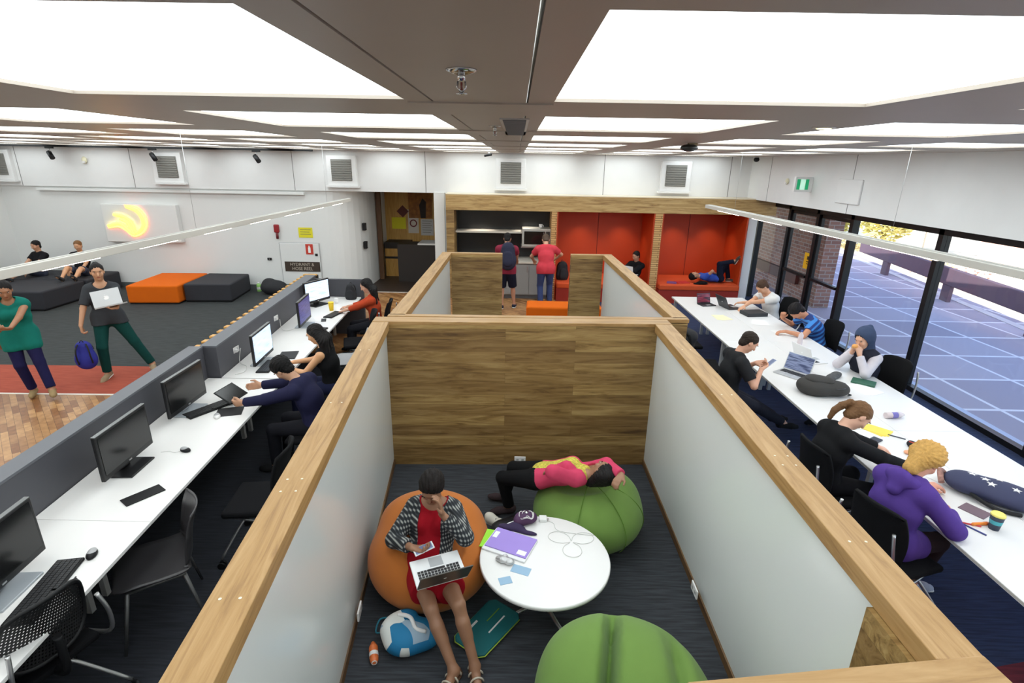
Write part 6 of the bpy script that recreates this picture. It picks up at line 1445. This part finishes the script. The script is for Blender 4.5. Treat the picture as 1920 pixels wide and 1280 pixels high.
# ---- left hall things
bw = U(153, 628, .74)
t = backpack((bw.x, bw.y-.02), PI+.5, 'bright blue backpack hanging from the hand of the person in grey', mat('royal_blue', (34, 40, 140), .7), .78, z=.30)
lp = laptop((-5.53, 7.02), PI+.45, 'silver laptop with white logo carried on the arm in the left hall', SILV, w=.33, d=.23, ang=82, z=1.145, rx=.18, ry=.16, logo='apple')
phone((-6.30, 6.12), .6, 'white phone in the hands of the person in teal', z=1.08, rx=.5)
bb = U(88, 600, .88); bag_blob('handbag', (-6.62, 6.60), 1.0, 'brown leather handbag behind the hip of the person in teal', 'bag', [ell((0, 0, .80), I3, (.15, .08, .13)), ell((0, 0, .72), I3, (.16, .09, .08))], mat('tan_leather', (120, 66, 40), .5), k=.05, h=.012, parts=[('strap', mat('tan_leather', (120, 66, 40), .5), lambda bm: tube(bm, curve_pts([(-.12, 0, .88), (-.05, -.03, 1.15), (.02, -.05, 1.30), (.08, -.02, 1.12), (.12, 0, .88)], 5), .010, 6))])
bag_blob('rucksack_heap', (-5.80, 12.5), 0, 'slumped black backpack on the carpet against the far wall', 'backpack', [ell((0, 0, .16), I3, (.32, .22, .18)), ell((-.12, .02, .24), I3, (.16, .15, .14)), ell((.16, -.05, .12), I3, (.18, .15, .12))], mat('pack_black', (30, 30, 34), .8), k=.05, h=.016, parts=[('strap', STRAP, lambda bm: tube(bm, curve_pts([(.1, -.12, .25), (.28, -.2, .14), (.36, -.16, .02)], 5), .014, 6))])
t = thing('drink_bottle', (-6.28, 12.72, 0), 'small green and white drink bottle on the floor beside the charcoal ottoman', 'bottle')
simple('body', mat('bottle_green', (150, 204, 110), .3), lambda bm: lathe(bm, [(.045, 0), (.05, .02), (.05, .16), (.03, .20)], n=16), t); simple('label', TOPW, lambda bm: lathe(bm, [(.051, .06), (.051, .12)], n=16, caps=False), t); simple('cap', TOPW, lambda bm: lathe(bm, [(.024, .20), (.024, .23)], n=12), t)
# ---- kitchen and nook things
t = backpack((-.17, 11.36), PI+0, 'navy backpack worn by the person in maroon', mat('navy_pack', (28, 30, 56), .8), 1.12, z=.98, rx=.0); t.rotation_euler = (-.12, 0, 0)
backpack((kx(1060, 510)-.05, YK+.25), .2, 'black backpack on the red bench beside the kitchenette', mat('pack_black', (30, 30, 34), .8), .95, z=.45)
laptop((2.66, 12.32), PI-.75, 'white laptop on the knees of the person in the red nook', LAPW, ang=100, z=.66)
slab('magazine', (3.98, 12.55), .30, .22, .02, .2, mat('magazine_red', (190, 40, 40), .5), 'red folder lying on the red bench of the second nook', 'folder', None, .45)
slab('magazine', (3.72, 12.50), .22, .20, .02, -.3, mat('magazine_violet', (110, 70, 130), .5), 'violet and white booklet at the left end of the second red bench', 'booklet', None, .45)
bag_blob('cap', (4.42, 12.42), 0, 'dark cap lying beside the head of the person in blue', 'cap', [ell((0, 0, .03), I3, (.13, .10, .04)), ell((-.12, -.02, .015), I3, (.10, .07, .015))], BLKF, k=.02, h=.010, z=.45, parts=[('button', BLK, lambda bm: lathe(bm, [(.012, .07), (.01, .078)], n=10))])
# ---- things on the window tables
laptop((3.46, 9.36), .25, 'small dark laptop with a reddish screen at the far end of the tables', LAPK, screen_mat('screen_red', (120, 50, 66), (40, 24, 34), .5), w=.27, d=.19)
laptop((3.83, 9.22), R90+.2, 'dark laptop in front of the person in white', LAPK, w=.34, d=.24, ang=115)
laptop((3.36, 6.02), -R90+.62, 'open silver laptop with lit screen facing the aisle, next to the black backpack', SILV, ang=112, scr=SCR_L)
laptop((3.88, 6.56), R90+.25, 'white laptop opened in front of the hooded person', LAPW, ang=112)
phr = hand_at(bpy.data.objects['person.016'] if 'person.016' in bpy.data.objects else oW, oJ, 'W0') if False else None
phone((2.98, 5.80), -1.3, 'pale phone held by the person in the black t-shirt', z=.95, rx=.6)
t = backpack((3.42, 5.62), R90+.2, 'dark grey backpack lying on the tables in the middle', mat('pack_grey', (54, 52, 50), .8, bump=.3), 1.0, z=.86, straps=()); t.rotation_euler = (-R90, 0, -R90-.25)
t.location = (3.24, 5.52, .80)
def papers(p, rz, lab, w=.21, d=.297, m=None, n=3):
    t = thing('paper_stack', (p[0], p[1], .72), lab, 'papers', None, rz)
    for k_ in range(n):
        o = simple('sheet', m or PAPER, lambda bm: box(bm, (-w/2, -d/2, k_*.0012), (w/2, d/2, k_*.0012+.001)), t); o.rotation_euler = (0, 0, .12*k_-.1); o.location = (.012*k_, -.01*k_, 0)
papers((4.06, 7.72), .2, 'papers under the arm of the person in stripes')
papers((3.95, 8.30), -.3, 'white papers on the table beyond the person in stripes')
papers((3.42, 8.55), .1, 'pale yellow-tinted papers on the far aisle-side table', m=mat('cream_paper', (238, 232, 190), .7))
papers((3.28, 4.02), -.15, 'notes in front of the ponytailed person', n=4); papers((3.55, 3.72), .5, 'white notes between the two nearest people', n=2)
papers((3.48, 4.62), .6, 'yellow-marked papers beyond the ponytailed person', m=mat('paper_yellow', (238, 214, 90), .7), w=.16, d=.22)
papers((3.98, 5.62), .3, 'papers by the green book near the window')
slab('case', (4.05, 8.75), .36, .26, .06, .15, mat('case_dark', (40, 42, 46), .6), 'closed dark padded case beside the person in white', 'case')
slab('book', (4.10, 5.80), .17, .24, .022, .9, mat('book_green', (50, 96, 76), .5), 'dark green book at the window edge of the tables', 'book')
slab('notebook', (3.72, 5.72), .17, .26, .012, 1.3, BLK, 'black notebook beside the dark grey backpack', 'notebook')
bag_blob('scarf', (3.82, 5.93), .5, 'crumpled black and grey cloth behind the dark grey backpack', 'cloth', [ell((0, 0, .03), I3, (.12, .05, .035)), ell((.10, .03, .025), I3, (.08, .05, .03)), ell((-.09, -.02, .02), I3, (.07, .05, .025))], mat('grey_black_cloth', (80, 80, 82), .8, var=.8, vscale=30), k=.03, h=.008, z=.72)
t = thing('water_bottle', (4.03, 7.16, .72), 'clear pinkish water bottle with blue cap on the window side', 'bottle')
simple('body', mat('bottle_clear', (214, 200, 202), .15), lambda bm: lathe(bm, [(.03, 0), (.034, .02), (.034, .15), (.014, .19), (.014, .20)], n=18), t); simple('cap', mat('cap_blue', (60, 90, 170), .4), lambda bm: lathe(bm, [(.016, .20), (.016, .225)], n=14), t)
t = thing('water_bottle', (3.84, 4.88, .72), 'small clear bottle with purple label lying past the ponytailed person', 'bottle'); 
simple('body', mat('bottle_clear', (214, 200, 202), .15), lambda bm: tube(bm, [(-.09, 0, .032), (.07, .02, .032), (.09, .022, .032), (.11, .025, .032)], [.03, .03, .02, .012], 14), t); simple('label', mat('label_purple', (120, 110, 180), .5), lambda bm: tube(bm, [(-.03, .005, .032), (.03, .012, .032)], .031, 14, caps=False), t)
slab('calculator', (3.34, 4.40), .08, .15, .012, -1.0, mat('calc_dark', (52, 54, 64), .5), 'dark calculator beside the notes of the ponytailed person', 'calculator')
slab('pen', (3.60, 4.48), .012, .14, .010, .9, mat('pen_grey', (70, 74, 84), .4), 'dark pen on the white table beyond the calculator', 'pen')
bag_blob('pencil_case', (3.66, 4.24), -.9, 'open black pencil case with red trim in front of the blond person', 'pencil case', [cone((-.09, 0, .03), (.09, 0, .03), .03, .032)], mat('case_black', (30, 28, 32), .7), k=.02, h=.007, z=.72, parts=[('red_trim', mat('trim_red', (206, 70, 60), .6), lambda bm: tube(bm, [(-.10, -.015, .05), (.10, -.015, .055)], .007, 6))])
bag_blob('tissue', (3.50, 4.18), 0, 'small orange and white wrapper beside the open pencil case', 'wrapper', [ell((0, 0, .015), I3, (.04, .03, .016)), ell((.03, .02, .012), I3, (.03, .025, .012))], mat('peach', (236, 170, 130), .7), k=.01, h=.006, z=.72)
# starred navy bag
STAR = mat('navy_star_fabric', (54, 58, 88), .8)
t = thing('star_backpack', (3.66, 3.54, .72), 'navy backpack with white star pattern open on the nearest window-side table', 'backpack', None, -.75)
sb = blob('body', [cone((-.14, 0, .07), (.18, 0, .06), .14, .12, (A3((0, 0, 1)), .5)), ell((.10, 0, .07), I3, (.18, .15, .065))], .010, STAR, t, k=.06)
from mathutils.bvhtree import BVHTree
SBV = BVHTree.FromPolygons([v.co for v in sb.data.vertices], [tuple(p.vertices) for p in sb.data.polygons])
for sx, sy in ((-.12, .03), (0, -.05), (.04, .07), (.14, -.03), (.22, .05), (-.04, .0)):
    def star(bm):
        pts = []
        for k_ in range(10):
            r = .032 if k_ % 2 == 0 else .013; a_ = PI/2+2*PI*k_/10; hz = SBV.ray_cast(Vector((sx+r*math.cos(a_), sy+r*math.sin(a_), 1)), Vector((0, 0, -1)))[0]; pts.append((sx+r*math.cos(a_), sy+r*math.sin(a_), (hz.z if hz else .1)+.001))
        extrude_poly(bm, pts, (0, 0, .003))
    simple('star', TOPW, star, t)
simple('lining', mat('striped_lining', (160, 120, 110), .8, var=.9, vscale=40), lambda bm: tube(bm, curve_pts([(-.28, -.08, .04), (-.31, 0, .10), (-.28, .08, .05)], 5), .022, 8), t)
simple('strap', STRAP, lambda bm: tube(bm, curve_pts([(-.1, -.13, .05), (.05, -.19, .02), (.2, -.16, .02)], 5), .014, 6), t)
c_ = cup('coffee_cup', (3.39, 3.16), .042, .11, mat('cup_dark', (52, 62, 80), .5), 'dark takeaway coffee cup with yellow lid and turquoise sleeve on the nearest table', mat('lid_yellow', (238, 226, 120), .4), band=mat('turquoise', (70, 170, 180), .5))
slab('notebook', (3.42, 3.36), .13, .16, .006, .5, mat('mauve', (120, 100, 110), .7), 'mauve notebook behind the coffee cup', 'notebook')
for p, rz_, m_, lb in (((3.25, 3.20), 1.2, mat('pen_red', (196, 60, 70), .4), 'red pen on the nearest table beside the coffee cup'), ((3.24, 3.14), .5, mat('pen_blue', (60, 70, 130), .4), 'blue pen lying just below the red pen')):
    slab('pen', p, .011, .14, .010, rz_, m_, lb, 'pen', 'pens by the coffee cup')
bag_blob('orange_highlighter', (3.32, 3.19), 0, 'short orange highlighter touching the coffee cup', 'marker', [cone((-.05, 0, .012), (.04, .01, .012), .012, .011)], mat('hi_orange', (240, 140, 50), .4), k=.01, h=.004, z=.72, parts=[('cap', mat('hi_orange2', (226, 110, 30), .4), lambda bm: tube(bm, [(.035, .01, .012), (.06, .013, .012)], .0125, 10))])
# jackets / bags on the aisle side chairs
backpack((2.52, 8.02), -.3, 'black bag hung on the chair, second along the aisle side', mat('pack_black', (30, 30, 34), .8), 1.0, z=.45)
bag_blob('jacket', (2.44, 7.08), -.2, 'black jacket draped over the aisle side chair nearest the booth corner', 'jacket', [ell((-.02, 0, .78), I3, (.10, .22, .18)), ell((-.05, .0, .56), I3, (.09, .20, .22)), ell((.02, -.10, .88), I3, (.08, .10, .08))], mat('jacket_black', (24, 24, 28), .85, bump=.6, bscale=60), k=.06, h=.014, parts=[('sleeve', mat('jacket_black', (24, 24, 28), .85), lambda bm: tube(bm, curve_pts([(-.05, .18, .8), (-.08, .24, .6), (-.06, .22, .36)], 5), [.05]*5+[.045]*6, 8))])
bag_blob('red_bag', (2.52, 3.62), 0, 'red and black bag on the floor between the two nearest chairs', 'bag', [ell((0, 0, .14), I3, (.11, .10, .14))], mat('red_nylon', (176, 50, 40), .6), k=.03, h=.012, parts=[('strap', STRAP, lambda bm: tube(bm, curve_pts([(-.08, 0, .2), (0, .02, .32), (.08, 0, .2)], 5), .012, 6))])
bag_blob('paper_ball', (2.66, 5.0), 0, 'tiny white scrap on the navy carpet beneath the tables', 'scrap', [ell((0, 0, .012), I3, (.014, .013, .012))], PAPER, k=.01, h=.005)
